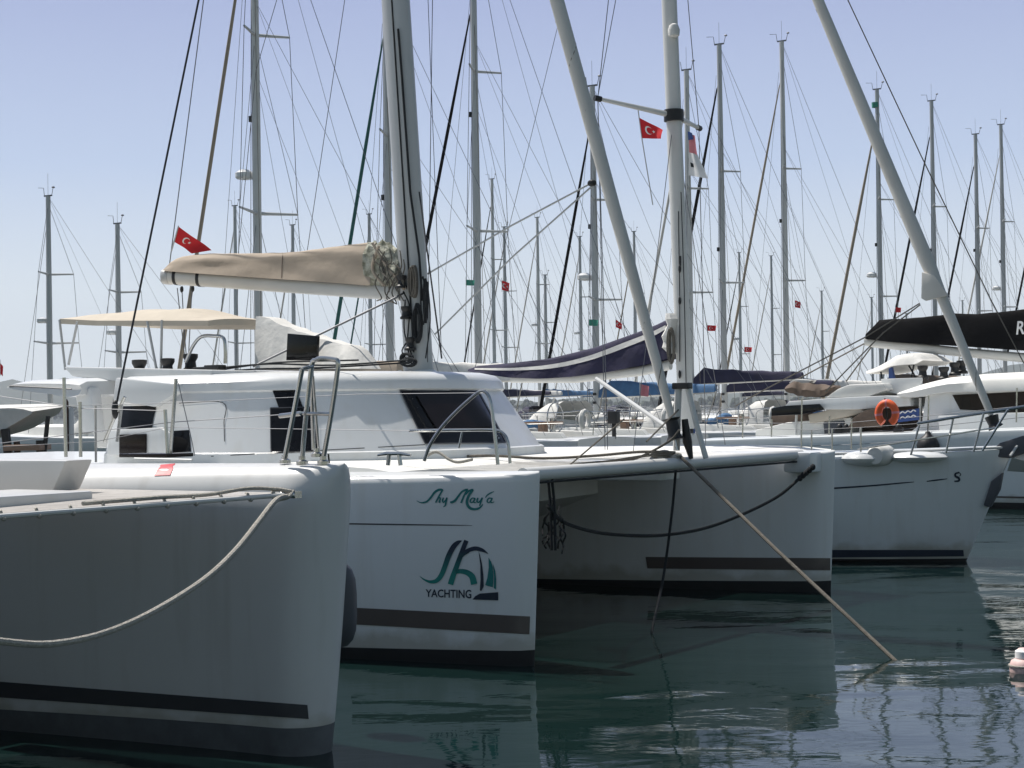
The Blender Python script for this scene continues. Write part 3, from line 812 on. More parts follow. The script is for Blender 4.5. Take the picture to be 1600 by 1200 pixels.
for x in (440,):
    m_ = MB(); yb_ = itp([(a, c) for a, b, c in prof_t], x) - 2; yt_ = itp([(a, b) for a, b, c in prof_t], x) + 3
    ribbon(m_, bc_, [(x, yb_, 1.1), (x + 1, (yb_ + yt_) / 2, 1.1), (x + 2, yt_, 1.1)], 0.004, sub=6)
    if m_.v: m_.build('cover_seam', M['brown'], bpy.data.objects['sail_cover'])
mb = MB()
decal_c = [(585, 452), (600, 445), (618, 447), (628, 452)]
rings = []
for i in range(10):
    x = 578 + 52 * i / 9
    yt = lerp(379, 398, max(0, (i - 3) / 6) ** 2) - 3 * math.sin(i * 1.9); yb = 452
    pt = B.pix(x, yt, 0); pb = B.pix(x, yb, 0); ring = []
    for k in range(14):
        a = 6.28318 * k / 14; r_ = 1 + 0.13 * math.sin(5 * a + i * 1.3) + 0.06 * math.sin(9 * a - i)
        ring.append((pt + pb) / 2 + B.at * (0.13 * r_ * math.cos(a)) + up * ((pt.z - pb.z) / 2 * r_ * math.sin(a)))
    rings.append(ring)
mb.loft(rings); mb.build('rolled_sail', mat('mottled sail', (0.55, 0.55, 0.47), 0.9, scale=14, c2=(0.16, 0.16, 0.11), bump=1.0, bscale=20), tb, smooth=25)  # pale and dark olive-grey, mottled at random
MB().tube([B.pix(622, 45, -0.115), B.pix(628, 120, -0.115), B.pix(641, 300, -0.115), B.pix(655, 400, -0.115), B.pix(660, 470, -0.115)], 0.012, 6).build('mast_groove', M['roped'], tb)
mb = MB()
for i in range(16):
    x = random.uniform(588, 632); y = random.uniform(378, 440)
    mb.tube(curve([B.pix(x + random.uniform(-10, 10), y + k * 14 + random.uniform(-5, 5), -0.15 - random.uniform(0, .05)) for k in range(4)], 4), 0.007, 5)
mb.build('reefing_line', M['ropeg'], tb)
mb = MB()
for l in ([(582, 380), (600, 410), (622, 440), (632, 452)], [(592, 384), (582, 420), (600, 446)]):
    mb.tube(curve([B.pix(x, y, -0.15) for x, y in l], 6), 0.016, 6)
mb.build('cover_edge', M['tan'], tb)
# shrouds and running lines
cp = B.pix(181, 636, -2.75)
MB().tube([cp, mastB(14.2)], 0.0105, 6).build('shroud', M['wired'], tb)
for k, (dx, l) in enumerate(((0, [(195, 620), (178, 655), (163, 690)]), (0, [(190, 632), (183, 690)]))):
    MB().tube([B.pix(x, y, -2.75) for x, y in l], 0.016, 6).build('chainplate_rod', M['steel'], tb)
MB().ball(B.pix(180, 640, -2.76), B.fw * 0.035, B.at * 0.035, V((0, 0, 0.09))).build('turnbuckle', M['black'], tb)


MB().tube([B.pix(265, 412, 0), B.pix(318, 0, 0), B.pix(340, -180, 0)], 0.006, 5).build('topping_lift', M['wire'], tb)
MB().tube([B.pix(372, 400, 0), B.pix(400, 110, 0), mastB(9.8)], 0.004, 5).build('lazy_jack', M['wire'], tb)
MB().tube([B.pix(480, 392, 0), mastB(8.8)], 0.004, 5).build('lazy_jack', M['wire'], tb)
MB().tube([B.pix(395, 573, -1.0), B.pix(620, 464, -0.2), B.pix(632, 457, -0.1)], 0.011, 6).build('vang_line', M['wire'], tb)
for l in ([(284, 448), (288, 520), (292, 566)], [(300, 450), (294, 566)], [(277, 450), (290, 572)]):
    MB().tube([B.pix(x, y, 0.2) for x, y in l], 0.006, 5).build('mainsheet', M['wire'], tb)
for x, y in ((284, 452), (301, 451)): MB().ball(B.pix(x, y, 0.2), B.fw * 0.022, B.at * 0.02, V((0, 0, 0.04))).build('block', M['black'], tb)
for a, b_, r in (((668, 566), (676, -20), 0.004), ((690, 560), (668, -20), 0.0035), ((690, 560), (655, 300), 0.009)):
    MB().tube([B.pix(*a, -0.6), B.pix(*b_, -0.1)], r, 5).build('halyard', M['wired'], tb)
# lines led forward from the boom to the headstay
for l in ([(928, 284), (800, 352), (668, 428)], [(926, 290), (800, 402), (680, 522)]):
    MB().tube([B.pix(x, y, -0.05) for x, y in l], 0.0095, 6).build('inner_line', M['alu'], tb)
MB().ball(B.pix(925, 286, -0.05), B.fw * 0.05, B.at * 0.03, V((0, 0, 0.035))).build('block', M['black'], tb)
# roof gear
for x, y, s, k in ((218, 592, -1.5, 1.05), (262, 588, -1.2, 1.0), (298, 582, -0.9, 1.05)): winch(tb, B.pix(x, y, s), k)
for x, y, s in ((318, 578, -1.3), (336, 575, -1.3)):
    mb = MB(); mb.box(B.pix(x, y, s), B.fw * 0.10, B.at * 0.06, V((0, 0, 0.03))); mb.build('rope_clutch', M['black'], tb, bevel=0.01)
for l in ([(262, 585), (330, 579), (420, 572), (520, 574), (638, 566)], [(300, 588), (400, 580), (500, 578), (640, 570)], [(330, 583), (430, 570), (560, 566)]):
    mb = MB(); mb.tube(curve([B.pix(x, y, -1.25) + V((0, 0, 0.02)) for x, y in l], 6), 0.009, 5); mb.build('control_line', M['roped'], tb)
mb = MB()
mb.tube(curve([B.pix(x, y, -1.1) for x, y in [(290, 566), (302, 540), (315, 526), (335, 525), (349, 528), (352, 545), (352, 568)]], 5), 0.018, 8)
mb.build('grab_rail', M['steel'], tb)
coil(tb, B.pix(640, 566, -1.0), 0.12, 0.04, M['roped'], 6)
# raised helm station (pale cloth screen with a dark panel)
def slab(bt, poly, s, th, mt, name, parent, bevel=0.0, smooth=35):
    mb = MB(); mb.prism([bt.pix(x, y, s) for x, y in poly], bt.at * th)
    return mb.build(name, mt, parent, bevel=bevel, smooth=smooth)
mb = MB(); rings = []
for i in range(16):
    x = 400 + 162 * i / 15
    yt = itp([(400, 494), (412, 494), (440, 508), (480, 522), (505, 531), (540, 540), (556, 548), (562, 560)], x) + 1.3 * math.sin(i * 2.3)
    a = B.pix(x, yt, -0.6); b_ = B.pix(x, 576, -0.75)
    rings.append([b_, a.lerp(b_, 0.5) + B.at * (-0.02 + 0.012 * math.sin(i * 1.7)), a, a + B.at * .25, b_ + B.at * .35])
mb.loft(rings); o = mb.build('spray_screen', M['whc'], tb, smooth=40)
slab(B, [(449, 521), (496, 525), (494, 563), (447, 563)], -0.82, 0.04, M['glass'], 'screen_window', tb, 0.005)
# tan bimini over the helm
mb = MB(); rings = []
for i in range(24):
    k = i / 23; x = 93 + 232 * k
    ye = itp([(93, 498), (150, 501), (250, 501), (325, 501)], x)
    cr = itp([(93, 1), (105, 8), (140, 15), (200, 20), (250, 20), (325, 4)], x)
    pe = B.pix(x, ye, -1.2); hz = cr * 0.0072
    ring = []
    for j in range(11):
        v = j / 10 * 2 - 1
        ring.append(pe + B.at * (.62 + .62 * v) + up * (hz * (1 - abs(v) ** 3) + 0.01 * math.sin(i * 0.9) * (1 - abs(v))))
    for j in range(10, -1, -1):
        v = j / 10 * 2 - 1
        ring.append(pe + B.at * (.62 + .62 * v) + up * (hz * (1 - abs(v) ** 3) - 0.055))
    rings.append(ring)
mb.loft(rings); bim = mb.build('bimini', M['bim'], tb, smooth=50)
for l in ([(121, 502), (107, 570)], [(230, 502), (246, 585)], [(253, 500), (251, 590)], [(93, 500), (102, 578)]):
    MB().tube([B.pix(x, y, -1.2) for x, y in l], 0.014, 8).build('bimini_pole', M['alu'], tb)
# after saloon side: sloping panel, screen and roof overhang
slab(B, [(180, 590), (275, 600), (278, 612), (240, 636), (176, 626)], -2.32, 0.10, M['gel'], 'side_screen', tb, 0.02)
slab(B, [(99, 573), (330, 578), (330, 590), (190, 597), (112, 588)], -1.9, 3.6, M['gel'], 'helm_coaming', tb, 0.02)
slab(B, [(128, 592), (186, 584), (176, 626), (172, 700), (150, 700)], -1.0, 0.08, M['gelA'], 'cockpit_bulkhead', tb, 0.02)
mb = MB(); rings = []
for i in range(14):
    k = i / 13; x = 11 + 113 * k
    yt = itp([(11, 603), (18, 598), (40, 594), (110, 591), (124, 596)], x); yb = itp([(11, 606), (30, 610), (80, 616), (110, 621), (124, 616)], x)
    a = B.pix(x, yt, -2.3); b_ = B.pix(x, yb, -2.3)
    rings.append([a + B.at * 0.1, a.lerp(b_, .3), a.lerp(b_, .62) + B.at * 0.03, b_, b_ + B.at * 0.4 , b_ + B.at * 4.2, a + B.at * 4.6, a + B.at * 2.4 + up * 0.06])
mb.loft(rings); mb.build('hardtop', M['gel'], tb, smooth=50)
MB().tube([B.pix(16, 603, -2.33), B.pix(112, 608, -2.33)], 0.008, 5).build('hardtop_seam', M['stripeA'], tb)
slab(B, [(116, 616), (141, 604), (148, 662), (150, 676), (128, 676)], -2.2, 0.14, M['gel'], 'hardtop_support', tb, 0.03)
slab(B, [(170, 672), (250, 668), (262, 676), (262, 712), (166, 712)], -2.42, 0.06, M['gel'], 'coaming_panel', tb, 0.02)
for o_ in [c for c in tb.children if c.name.startswith('window')]: pass
slab(B, [(186, 679), (227, 678), (227, 709), (186, 709)], -2.445, 0.02, M['glass2'], 'portlight', tb, 0.004)
# pulpit, lifelines and stanchions on the near hull
S1 = -3.35
mb = MB()
mb.tube(curve([B.pix(x, y, S1) for x, y in [(663, 720), (672, 695), (690, 668), (712, 644), (735, 623), (750, 612), (760, 614), (767, 630), (772, 668), (778, 726)]], 5), 0.0145, 8)
mb.tube(curve([B.pix(x, y, S1 + 0.15) for x, y in [(640, 673), (720, 672), (770, 672), (786, 677), (794, 692), (797, 724)]], 5), 0.0125, 8)
mb.tube([B.pix(722, 675, S1 + .1), B.pix(717, 700, S1 + .1)], 0.009, 6)
mb.build('pulpit', M['steel'], tb)
for l in ([(-40, 640), (110, 634), (262, 630), (430, 622), (560, 616), (742, 614)], [(-40, 700), (150, 690), (262, 668), (430, 670), (640, 673)]):
    MB().tube([B.pix(x, y, S1 + 0.03) for x, y in l], 0.0026, 5).build('lifeline', M['wire'], tb)
for x, yt in ((560, 616), (150, 634)):
    MB().tube([B.pix(x, 722, S1 + 0.05), B.pix(x - 1, yt, S1 + 0.03)], 0.011, 7).build('stanchion', M['steel'], tb) if x == 150 else None
cl = cleat(tb, B.pix(616, 725, S1), B.fw, 1.25)
# ropes lying on the foredeck
for l, r, mt in (([(680, 716), (760, 712), (850, 716), (930, 712), (1000, 706), (1055, 707)], 0.013, 'ropeg'),
                 ([(790, 722), (860, 726), (940, 722), (1010, 712), (1052, 709)], 0.012, 'ropeg'),
                 ([(970, 722), (1000, 714), (1045, 690), (1062, 672)], 0.011, 'ropeg')):
    mb = MB(); mb.tube(curve([B.pix(x, y, -0.6 + 0.0 * x) for x, y in l], 6), r, 6); mb.build('deck_line', M[mt], tb)
for a, b_ in (((872, 742), (975, 655)), ((1010, 690), (1060, 640))):
    MB().tube([B.pix(*a, -0.8), B.pix(*b_, -0.3)], 0.008, 5).build('deck_line', M['ropeg'], tb)
mb = MB(); q = B.pix(1052, 712, -0.1)
for k in range(14):
    c = q + B.fw * random.uniform(-.16, .08) + B.at * random.uniform(-.12, .05) + up * random.uniform(-.04, .03)
    mb.ball(c, B.fw * random.uniform(.03, .07), B.at * 0.05, up * random.uniform(.02, .04), 8, 5)
mb.build('rope_bundle', M['ropew'], tb)
mb = MB(); mb.tube(curve([B.pix(x, y, -2.3) for x, y in [(664, 714), (682, 706), (702, 718), (716, 722), (738, 718)]], 5), 0.013, 6); mb.build('rope_tail', M['ropew'], tb)

# ---- loose lines around B (top level: they are tied between things)
m0 = B.pix(1062, 712, -0.08); m1 = G(1398, 1031, 0)
mb = MB(); mb.tube([m0, m0.lerp(m1, 0.5) - V((0, 0, 0.02)), m1 + (m1 - m0).normalized() * 0.3], 0.0165, 8)
o = mb.build('mooring_rope', M['ropeg'], None, loc=m0); tag(o, 'taut tan rope slanting between the lettered catamaran and the open water', 'rope')
mb = MB(); d1_ = B.pix(1057, 720, -0.1); d2_ = G(1018, 990, 0)
mb.tube(curve([d1_, B.pix(1050, 800, -0.14), B.pix(1036, 905, -0.22), d2_, d2_ - V((0, 0, .2))], 6), 0.0125, 8)
o = mb.build('mooring_rope', M['roped'], None, loc=d1_); tag(o, 'dark rope hanging almost straight down from the beam between the two white bows', 'rope')
mb = MB(); bp = [(1268, 733, 2.62), (1255, 742, 2.5), (1215, 776, 2.2), (1150, 808, 1.6), (1090, 828, 1.0), (1020, 837, 0.2), (950, 834, -0.7), (905, 825, -1.4), (875, 812, -2.0), (856, 790, -2.5)]
mb.tube(curve([B.pix(x, y, s) for x, y, s in bp], 8), 0.0165, 8)
for k in range(5): mb.ball(B.pix(1250 + k * 5, 747 - k * 4.3, 2.45), V((0.03, 0, 0)), V((0, 0.03, 0)), V((0, 0, 0.035)), 8, 6)
o = mb.build('bridle_rope', M['roped'], None, loc=B.pix(1020, 837, 0.2)); tag(o, 'black rope drooping in a wide curve between the two bows of the lettered catamaran', 'rope')
mb = MB()
for i in range(12):
    x = random.uniform(852, 884); y = random.uniform(775, 830)
    mb.tube(curve([B.pix(x + random.uniform(-8, 8), y + k * 12, -1.9 + random.uniform(-.1, .1)) for k in range(4)], 4), 0.008, 5)
for x in (856, 862): mb.tube(curve([B.pix(x, 745, -2.35), B.pix(x + 4, 790, -2.3), B.pix(x + 6, 860, -2.3)], 4), 0.012, 6)
o = mb.build('rope_tangle', M['roped'], None, loc=B.pix(865, 800, -2)); tag(o, 'tangle of black rope hanging just behind the lettered bow', 'rope')

# ---- flags
def flag(corners, mt, label, group=None, crescent=False, staff=None, waves=0.05, bt=None, n=12, extra=None):
    """corners: top hoist, top fly, bottom fly, bottom hoist (3D)"""
    a, b_, c, d = [V(p) for p in corners]
    nrm = (b_ - a).cross(d - a).normalized()
    if nrm.dot(CAM - a) < 0: nrm = -nrm
    sz = (b_ - a).length
    def S(u, v, off=0.0):
        q = a.lerp(b_, u).lerp(d.lerp(c, u), v)
        return q + nrm * (waves * sz * math.sin(u * 6.5 + v * 1.8) * u + off) 
    root = thing('flag', a, label, 'flag', group)
    mb = MB(); mb.loft([[S(i / n, j / 8) for j in range(9)] for i in range(n + 1)], caps=False, closed=False)
    mb.build('cloth', M[mt], root, smooth=80)
    if crescent:
        mb = MB(); fly = (b_ - a).length; ho = (d - a).length; asp = ho / fly
        for off in (0.004, -0.004):
            pts = []
            cu, r1 = 0.38, 0.25
            for k in range(25):
                th = math.radians(38 + (360 - 76) * k / 24); pts.append((cu + r1 * asp * math.cos(th), 0.5 + r1 * math.sin(th)))
            inn = []
            c2, r2 = cu + 0.065 * asp / asp * asp, 0.20
            for k in range(25):
                th = math.radians(48 + (360 - 96) * k / 24); inn.append((c2 + r2 * asp * math.cos(th), 0.5 + r2 * math.sin(th)))
            vs = []
            for p, q in zip(pts, inn): vs += [S(p[0], p[1], off), S(q[0], q[1], off)]
            mb.add(vs, [(2 * i, 2 * i + 1, 2 * i + 3, 2 * i + 2) for i in range(24)])
            st = []
            for k in range(10):
                rr = 0.125 if k % 2 == 0 else 0.05; th = math.radians(180 + 36 * k)
                st.append(S(cu + 0.32 * asp + rr * asp * math.cos(th), 0.5 + rr * math.sin(th), off))
            ce = S(cu + 0.32 * asp, 0.5, off)
            mb.add([ce] + st, [(0, 1 + k, 1 + (k + 1) % 10) for k in range(10)])
        mb.build('crescent_and_star', M['wht'], root, smooth=0, flipfix=False)
    if staff: MB().tube([V(p) for p in staff], 0.008, 6).build('staff', M['alu'], root)
    return root
flag([B.pix(279, 354, 0), B.pix(331, 391, 0.15), B.pix(301, 396, 0.15), B.pix(271, 377, 0)], 'red', 'red crescent and star flag at the after end of the tan covered boom', crescent=True, staff=[B.pix(279, 353, 0), B.pix(268, 392, 0)])

# ================================================================ D: sailing yacht with navy sail cover
D = Boat(RW(6.47, 21.5))
tD = thing('sailing_yacht', D.L(5, 0, 0), 'white monohull yacht with navy sail cover, its dark anchor bow poking out on the right', 'sailing yacht')
def wD(t): return 0.03 + 1.85 * (1 - (1 - min(t / 7.0, 1)) ** 2.1)
hdD = lambda t: 1.42 - 0.035 * t + 0.0016 * t * t
secD = [(0.0, ('d', -0.05)), (0.6, ('d', -0.02)), (0.94, ('d', 0.0)), (1.0, ('d', 0.04)), (1.0, ('d', 0.09)), (0.985, ('d', 0.4)), (0.94, ('w', 0.65)), (0.88, ('w', 0.4)), (0.80, ('p', 0)), (0.66, ('w', 0)), (0.4, ('w', -0.35)), (0.0, ('w', -0.5))]
dm = hull_mesh(D, 0, 11.8, hdD, wD, secD, lambda t: 0.04, rake=0.44, nst=34, power=1.8)
dm.build('hull', [M['gelD'], M['anti']], tD, smooth=50)
bD = dm.bvh()
mb = MB(); decal(mb, bD, [(1290, 859), (1505, 859), (1506, 869), (1290, 871)], 0.008, 7); mb.build('boot_stripe', M['navyp'], tD)
mb = MB(); ribbon(mb, bD, [(1300, 763, 2.6), (1360, 759, 2.4), (1410, 754.5, 2), (1428, 753, 1)], 0.005)
ribbon(mb, bD, [(1448, 752, 1.5), (1464, 750, 2.2), (1480, 748, 1)], 0.005); mb.build('cove_line', M['navyp'], tD)
mb = MB(); ribbon(mb, bD, [(1499, 738, 2), (1493, 740, 3), (1493, 744, 3.4), (1498, 747, 3.6), (1498, 751, 3), (1491, 752, 2)], 0.006)
ribbon(mb, bD, [(1497, 737, 1), (1501, 741, 1.4), (1499, 744, 1)], 0.006); mb.build('hull_emblem', M['navyp'], tD)
# deck: toe rail, coachroof, hatches
mb = MB(); 
mb.tube([D.L(t, -wD(t) * 0.97, hdD(t) + 0.025) for t in [0.05 + i * 0.4 for i in range(28)]], 0.018, 6); mb.build('toe_rail', M['alu'], tD)
mb = MB(); rings = []
for t, w_, h_ in ((2.4, 0.35, 0.03), (2.8, 0.6, 0.08), (3.6, 0.85, 0.12), (5, 1.1, 0.15), (7.4, 1.2, 0.16), (7.6, 1.15, 0.1)):
    z = hdD(t); rings.append([D.L(t, -w_, z), D.L(t, -w_ * .92, z + h_ * .8), D.L(t, -w_ * .7, z + h_), D.L(t, 0, z + h_ + .04), D.L(t, w_ * .7, z + h_), D.L(t, w_ * .92, z + h_ * .8), D.L(t, w_, z)])
mb.loft(rings).build('coachroof', M['deck'], tD, smooth=40)
for x0, x1, yt in ((1338, 1372, 709), (1345, 1395, 706)):
    pass
mb = MB(); c = D.pix(1352, 716, -0.8)
mb.ball(c, D.fw * 0.30, D.at * 0.3, up * 0.10); mb.build('deck_dome', M['gel'], tD)
mb = MB(); c = D.pix(1430, 714, -0.5); mb.ball(c, D.fw * 0.42, D.at * 0.3, up * 0.075); mb.build('deck_dome', M['gel'], tD)
mb = MB(); c = D.pix(1376, 712, -0.8); mb.rev(c - D.at * .2, D.at, [(0.10, 0), (0.13, 0.05), (0.13, 0.4), (0.1, 0.45)], 16); mb.build('locker_roll', M['whc'], tD)
# rails
Sd = -0.9
mb = MB()
mb.tube([D.pix(x, y, s) for x, y, s in [(1433, 662, -1.0), (1480, 654, -0.8), (1540, 645, -0.5), (1620, 632, -0.1)]], 0.02, 8)
for a, b_ in (((1437, 662), (1422, 715)), ((1489, 655), (1478, 708)), ((1537, 646), (1521, 706)), ((1575, 640), (1535, 704))):
    mb.tube([D.pix(*a, -0.75), D.pix(*b_, -0.75)], 0.014, 8)
mb.tube([D.pix(1340, 702, -1.0), D.pix(1430, 688, -1.0), D.pix(1530, 672, -0.6), D.pix(1560, 668, -0.2)], 0.010, 6)
mb.build('pulpit', M['steel'], tD)
for l in ([(1150, 668), (1265, 672), (1345, 668), (1433, 662)], [(1150, 702), (1265, 697), (1345, 694), (1424, 689)]):
    MB().tube([D.pix(x, y, -1.35) for x, y in l], 0.0035, 5).build('lifeline', M['wire'], tD)
for x, yt, yb in ((1252, 610, 700), (1300, 670, 705), (1330, 672, 702), (1345, 668, 706), (1268, 672, 704)):
    MB().tube([D.pix(x, yb, -1.35), D.pix(x, yt if yt > 640 else 672, -1.35)], 0.011, 7).build('stanchion', M['steel'], tD)
# bow roller, anchor, fender balls
def anchor(parent, c, fw, at, s=1.0):
    mb = MB()
    mb.tube([c, c + fw * -0.5 * s + up * 0.05 * s], 0.028 * s, 8)
    mb.prism([c + fw * 0.05 * s + up * 0.05 * s, c + fw * 0.38 * s - up * 0.10 * s, c + fw * 0.12 * s - up * 0.26 * s, c - fw * 0.10 * s - up * 0.12 * s], at * 0.05 * s)
    for k in (-1, 1):
        mb.add([c + fw * 0.42 * s - up * 0.16 * s, c - fw * 0.02 * s - up * 0.02 * s + at * k * 0.22 * s, c - fw * 0.10 * s - up * 0.22 * s + at * k * 0.2 * s, c + fw * 0.1 * s - up * 0.24 * s], [(0, 1, 2, 3), (3, 2, 1, 0)])
    mb.tube(curve([c - fw * 0.05 * s + at * -0.2 * s, c + fw * 0.02 * s + up * 0.16 * s, c - fw * 0.05 * s + at * 0.2 * s], 5), 0.02 * s, 6)
    return mb.build('anchor', M['alu'], parent)
mb = MB(); mb.prism([D.pix(x, y, -0.1) for x, y in [(1538, 713), (1562, 692), (1600, 680), (1606, 706), (1578, 716)]], D.at * 0.2); mb.build('bow_roller', M['fend'], tD, bevel=0.02)
an = anchor(tD, D.pix(1590, 712, -0.05), D.fw, D.at, 0.85)
mb = MB(); mb.prism([D.pix(x, y, -0.12) for x, y in [(1548, 752), (1566, 738), (1561, 765), (1546, 793), (1536, 790)]], D.at * 0.1); mb.build('stem_guard', M['fend'], tD, bevel=0.02)
mb = MB(); mb.tube([D.pix(1549, 650, 0), D.pix(1553, 662, 0), D.pix(1556, 668, 0)], [0.09, 0.07, 0.1], 12); mb.build('furling_drum', M['black'], tD)
# mast D with spreaders, lights, sail
DT = D.loc(D.pix(1071, 600, 0))[0]
def mastD(h): return D.L(DT + 0.028 * (h - 1.9), 0, h)
mb = MB(); rings = []
for h in (1.7, 5, 9, 14):
    c = mastD(h); rings.append([c + D.fw * (0.115 * math.cos(6.28318 * k / 18)) + D.at * (0.075 * math.sin(6.28318 * k / 18)) for k in range(18)])
mb.loft(rings).build('mast', M['aluw'], tD, smooth=60)
zs = D.loc(D.pix(1050, 181, 0))[2]
def spreader(parent, m, tip, r=0.035, cap=True):
    o = MB().tube([m, m.lerp(tip, .5), tip], [r * 1.25, r, r * 0.8], 10).build('spreader', M['aluw'], parent)
    if cap: MB().tube([tip - (tip - m).normalized() * 0.05, tip + (tip - m).normalized() * 0.05], r * 1.2, 8).build('spreader_tip', M['black'], o)
sp0 = mastD(zs)
tipL = sp0 - D.at * 1.0 - D.fw * 0.22 + up * 0.02
tl = D.pix(934, 154, D.loc(tipL)[1]); spreader(tD, sp0, tl)
tipR = sp0 + D.at * 1.0 - D.fw * 0.22
tr_ = D.pix(1092, 200, 1.0); spreader(tD, sp0, tr_)
mb = MB(); mb.tube([sp0 - up * 0.08, sp0 + up * 0.08], 0.14, 14); mb.build('mast_collar', M['black'], tD)
c = D.pix(1053, 48, -0.1); mb = MB(); mb.rev(c - up * .09, up, [(0.03, 0), (0.075, 0.02), (0.085, 0.1), (0.06, 0.17), (0.02, 0.19)], 12); mb.build('deck_light', M['whc'], tD)
for tip, bs in ((tl, -1.0), (tr_, 1.4)):
    MB().tube([D.L(DT + 0.4, bs * 1.5 if bs < 0 else bs, 1.3), tip, mastD(13.5)], 0.0065, 5).build('shroud', M['wire'], tD)
    MB().tube([D.L(DT + 0.2, bs * 1.2, 1.3), sp0], 0.0055, 5).build('shroud', M['wire'], tD)
MB().tube([D.L(DT + 0.5, -1.4, 1.3), tl + up * 0.02, tl + up * 1.2 + (mastD(zs + 1.2) - tl) * 0.28], 0.006, 5).build('shroud', M['wire'], tD)
# furled headsail of D
h0 = D.pix(1546, 642, 0); h1 = D.pix(1278, 0, 0); hd_ = h1 - h0
MB().tube([h0 + hd_ * k for k in (-0.01, 0, 0.05, 0.27, 0.36, 0.5, 0.75, 1.0, 1.35)], [0.03, 0.045, 0.05, 0.072, 0.095, 0.088, 0.082, 0.072, 0.05], 14).build('furled_headsail', M['gen'], tD, smooth=60)
wraps(tD, h0, hd_, 0.05, 0.98, 0.05, 0.072, 8, M['ropeg'])
mb = MB(); mb.prism([D.pix(x, y, -0.1) for x, y in [(1440, 425), (1460, 430), (1481, 462), (1462, 466), (1446, 470), (1439, 466)]], D.at * 0.05); mb.build('sail_clew', M['gen'], tD, bevel=0.01)
MB().tube([D.pix(1322, -6, 0.3), D.pix(1440, 245, 0.3), D.pix(1548, 468, 0.3), D.pix(1600, 568, 0.3)], 0.008, 5).build('halyard', M['ropeg'], tD)
# boom and navy cover of D
x0b, x1b = 737, 1052
mb = MB(); rings = []
topP = [(737, 576), (745, 572), (800, 567), (860, 560), (930, 543), (1000, 518), (1030, 506), (1054, 494)]
botP = [(737, 580), (745, 582), (800, 590), (850, 592), (900, 589), (960, 581), (1020, 569), (1052, 560)]
for i in range(30):
    x = 737 + 313 * i / 29; yt = itp(topP, x); yb = itp(botP, x)
    pt = D.pix(x, yt, 0); pb = D.pix(x, yb, 0); H = pt.z - pb.z; ring = []
    for k in range(18):
        v = k / 17 * 2 - 1; a = abs(v); sg = 1 if v > 0 else -1
        wr = 0.012 * math.sin(i * 0.9 + 6 * a) + 0.008 * math.sin(i * 1.7 - 9 * a)
        ring.append(pb + D.at * (sg * (0.13 * a ** 0.6 + wr * a)) + up * (H * (1 - a ** 1.6)))
    rings.append(ring)
cvD = MB().loft(rings, caps=False, closed=False); cvD.build('sail_cover', M['navy'], tD, smooth=60, flipfix=False)
bcv = cvD.bvh(); mb = MB()
ribbon(mb, bcv, [(742, 577, 2.5), (800, 577, 4), (860, 573, 6), (920, 560, 7), (980, 538, 8), (1020, 522, 7), (1046, 508, 5)], 0.008)
mb.build('cover_stripe', M['whc'], tD)
MB().loft([sect(D.pix(x, y, 0), 0.06, 0.07) for x, y in ((800, 591), (900, 591), (1000, 580), (1048, 570))]).build('boom', M['aluw'], tD, smooth=40)
mb = MB(); rings = []
for i in range(8):
    y = 490 + 62 * i / 7; c = D.pix(1050 + 4 * math.sin(i), y, 0); w_ = 0.09 + 0.05 * math.sin(i * 1.3) ** 2
    rings.append([c + D.fw * (w_ * math.cos(6.283 * k / 10) * 0.8 ) + D.at * ((w_ + .04) * math.sin(6.283 * k / 10)) for k in range(10)])
mb.loft(rings); mb.build('rolled_sail', M['whc'], tD, smooth=30)
coil(tD, D.pix(1050, 540, -0.16), 0.05, 0.25, M['ropeg'], 7)
for l in ([(1062, 565), (1062, 470), (1060, 330)], [(1072, 600), (1069, 450), (1064, 300)]):
    MB().tube([D.pix(x, y, -0.1) for x, y in l], 0.007, 5).build('halyard', M['roped'], tD)
MB().tube([D.pix(*q_, -0.1) for q_ in ((1063, 400), (1063, 415))], 0.012, 6).build('mast_fitting', M['black'], tD)
for y in (420, 470, 585): MB().ball(D.pix(1062, y, -0.1), D.fw * .02, D.at * .02, up * .06).build('mast_cleat', M['black'], tD)
MB().tube([D.pix(742, 576, 0), mastD(13)], 0.0045, 5).build('topping_lift', M['wire'], tD)
flag([D.pix(999, 184, -0.45), D.pix(1036, 203, -0.5), D.pix(1034, 217, -0.5), D.pix(1003, 216, -0.45)], 'red', 'bright red crescent and star flag under the left end of the long white spreader', crescent=True, staff=[D.pix(997, 172, -0.45), D.pix(1003, 217, -0.45), D.pix(1020, 320, -0.5)])
f2 = flag([D.pix(1076, 208, 0.8), D.pix(1086, 212, 0.8), D.pix(1090, 242, 0.8), D.pix(1077, 238, 0.8)], 'pink', 'limp red white and blue flag hanging right of the tall cream mast', waves=0.12)
c4 = [D.pix(1076, 238, 0.8), D.pix(1089, 241, 0.8), D.pix(1106, 279, 0.75), D.pix(1076, 274, 0.8)]
mb = MB(); mb.loft([[c4[0].lerp(c4[1], i / 6).lerp(c4[3].lerp(c4[2], i / 6), j / 6) + D.at * 0.02 * math.sin(i * 1.4) for j in range(7)] for i in range(7)], caps=False, closed=False); mb.build('white_panel', M['wht'], f2, smooth=80)
c4 = [D.pix(1075, 205, 0.79), D.pix(1082, 208, 0.79), D.pix(1084, 218, 0.79), D.pix(1076, 219, 0.79)]
mb = MB(); mb.add([p - D.at * .012 for p in c4], [(0, 1, 2, 3)]); mb.build('blue_panel', M['bluf'], f2, smooth=0)
c4 = [D.pix(1080, 254, 0.77), D.pix(1085, 256, 0.77), D.pix(1086, 262, 0.77), D.pix(1081, 261, 0.77)]
mb = MB(); mb.add([p - D.at * .03 for p in c4], [(0, 1, 2, 3)]); mb.build('dark_mark', M['roped'], f2, smooth=0)
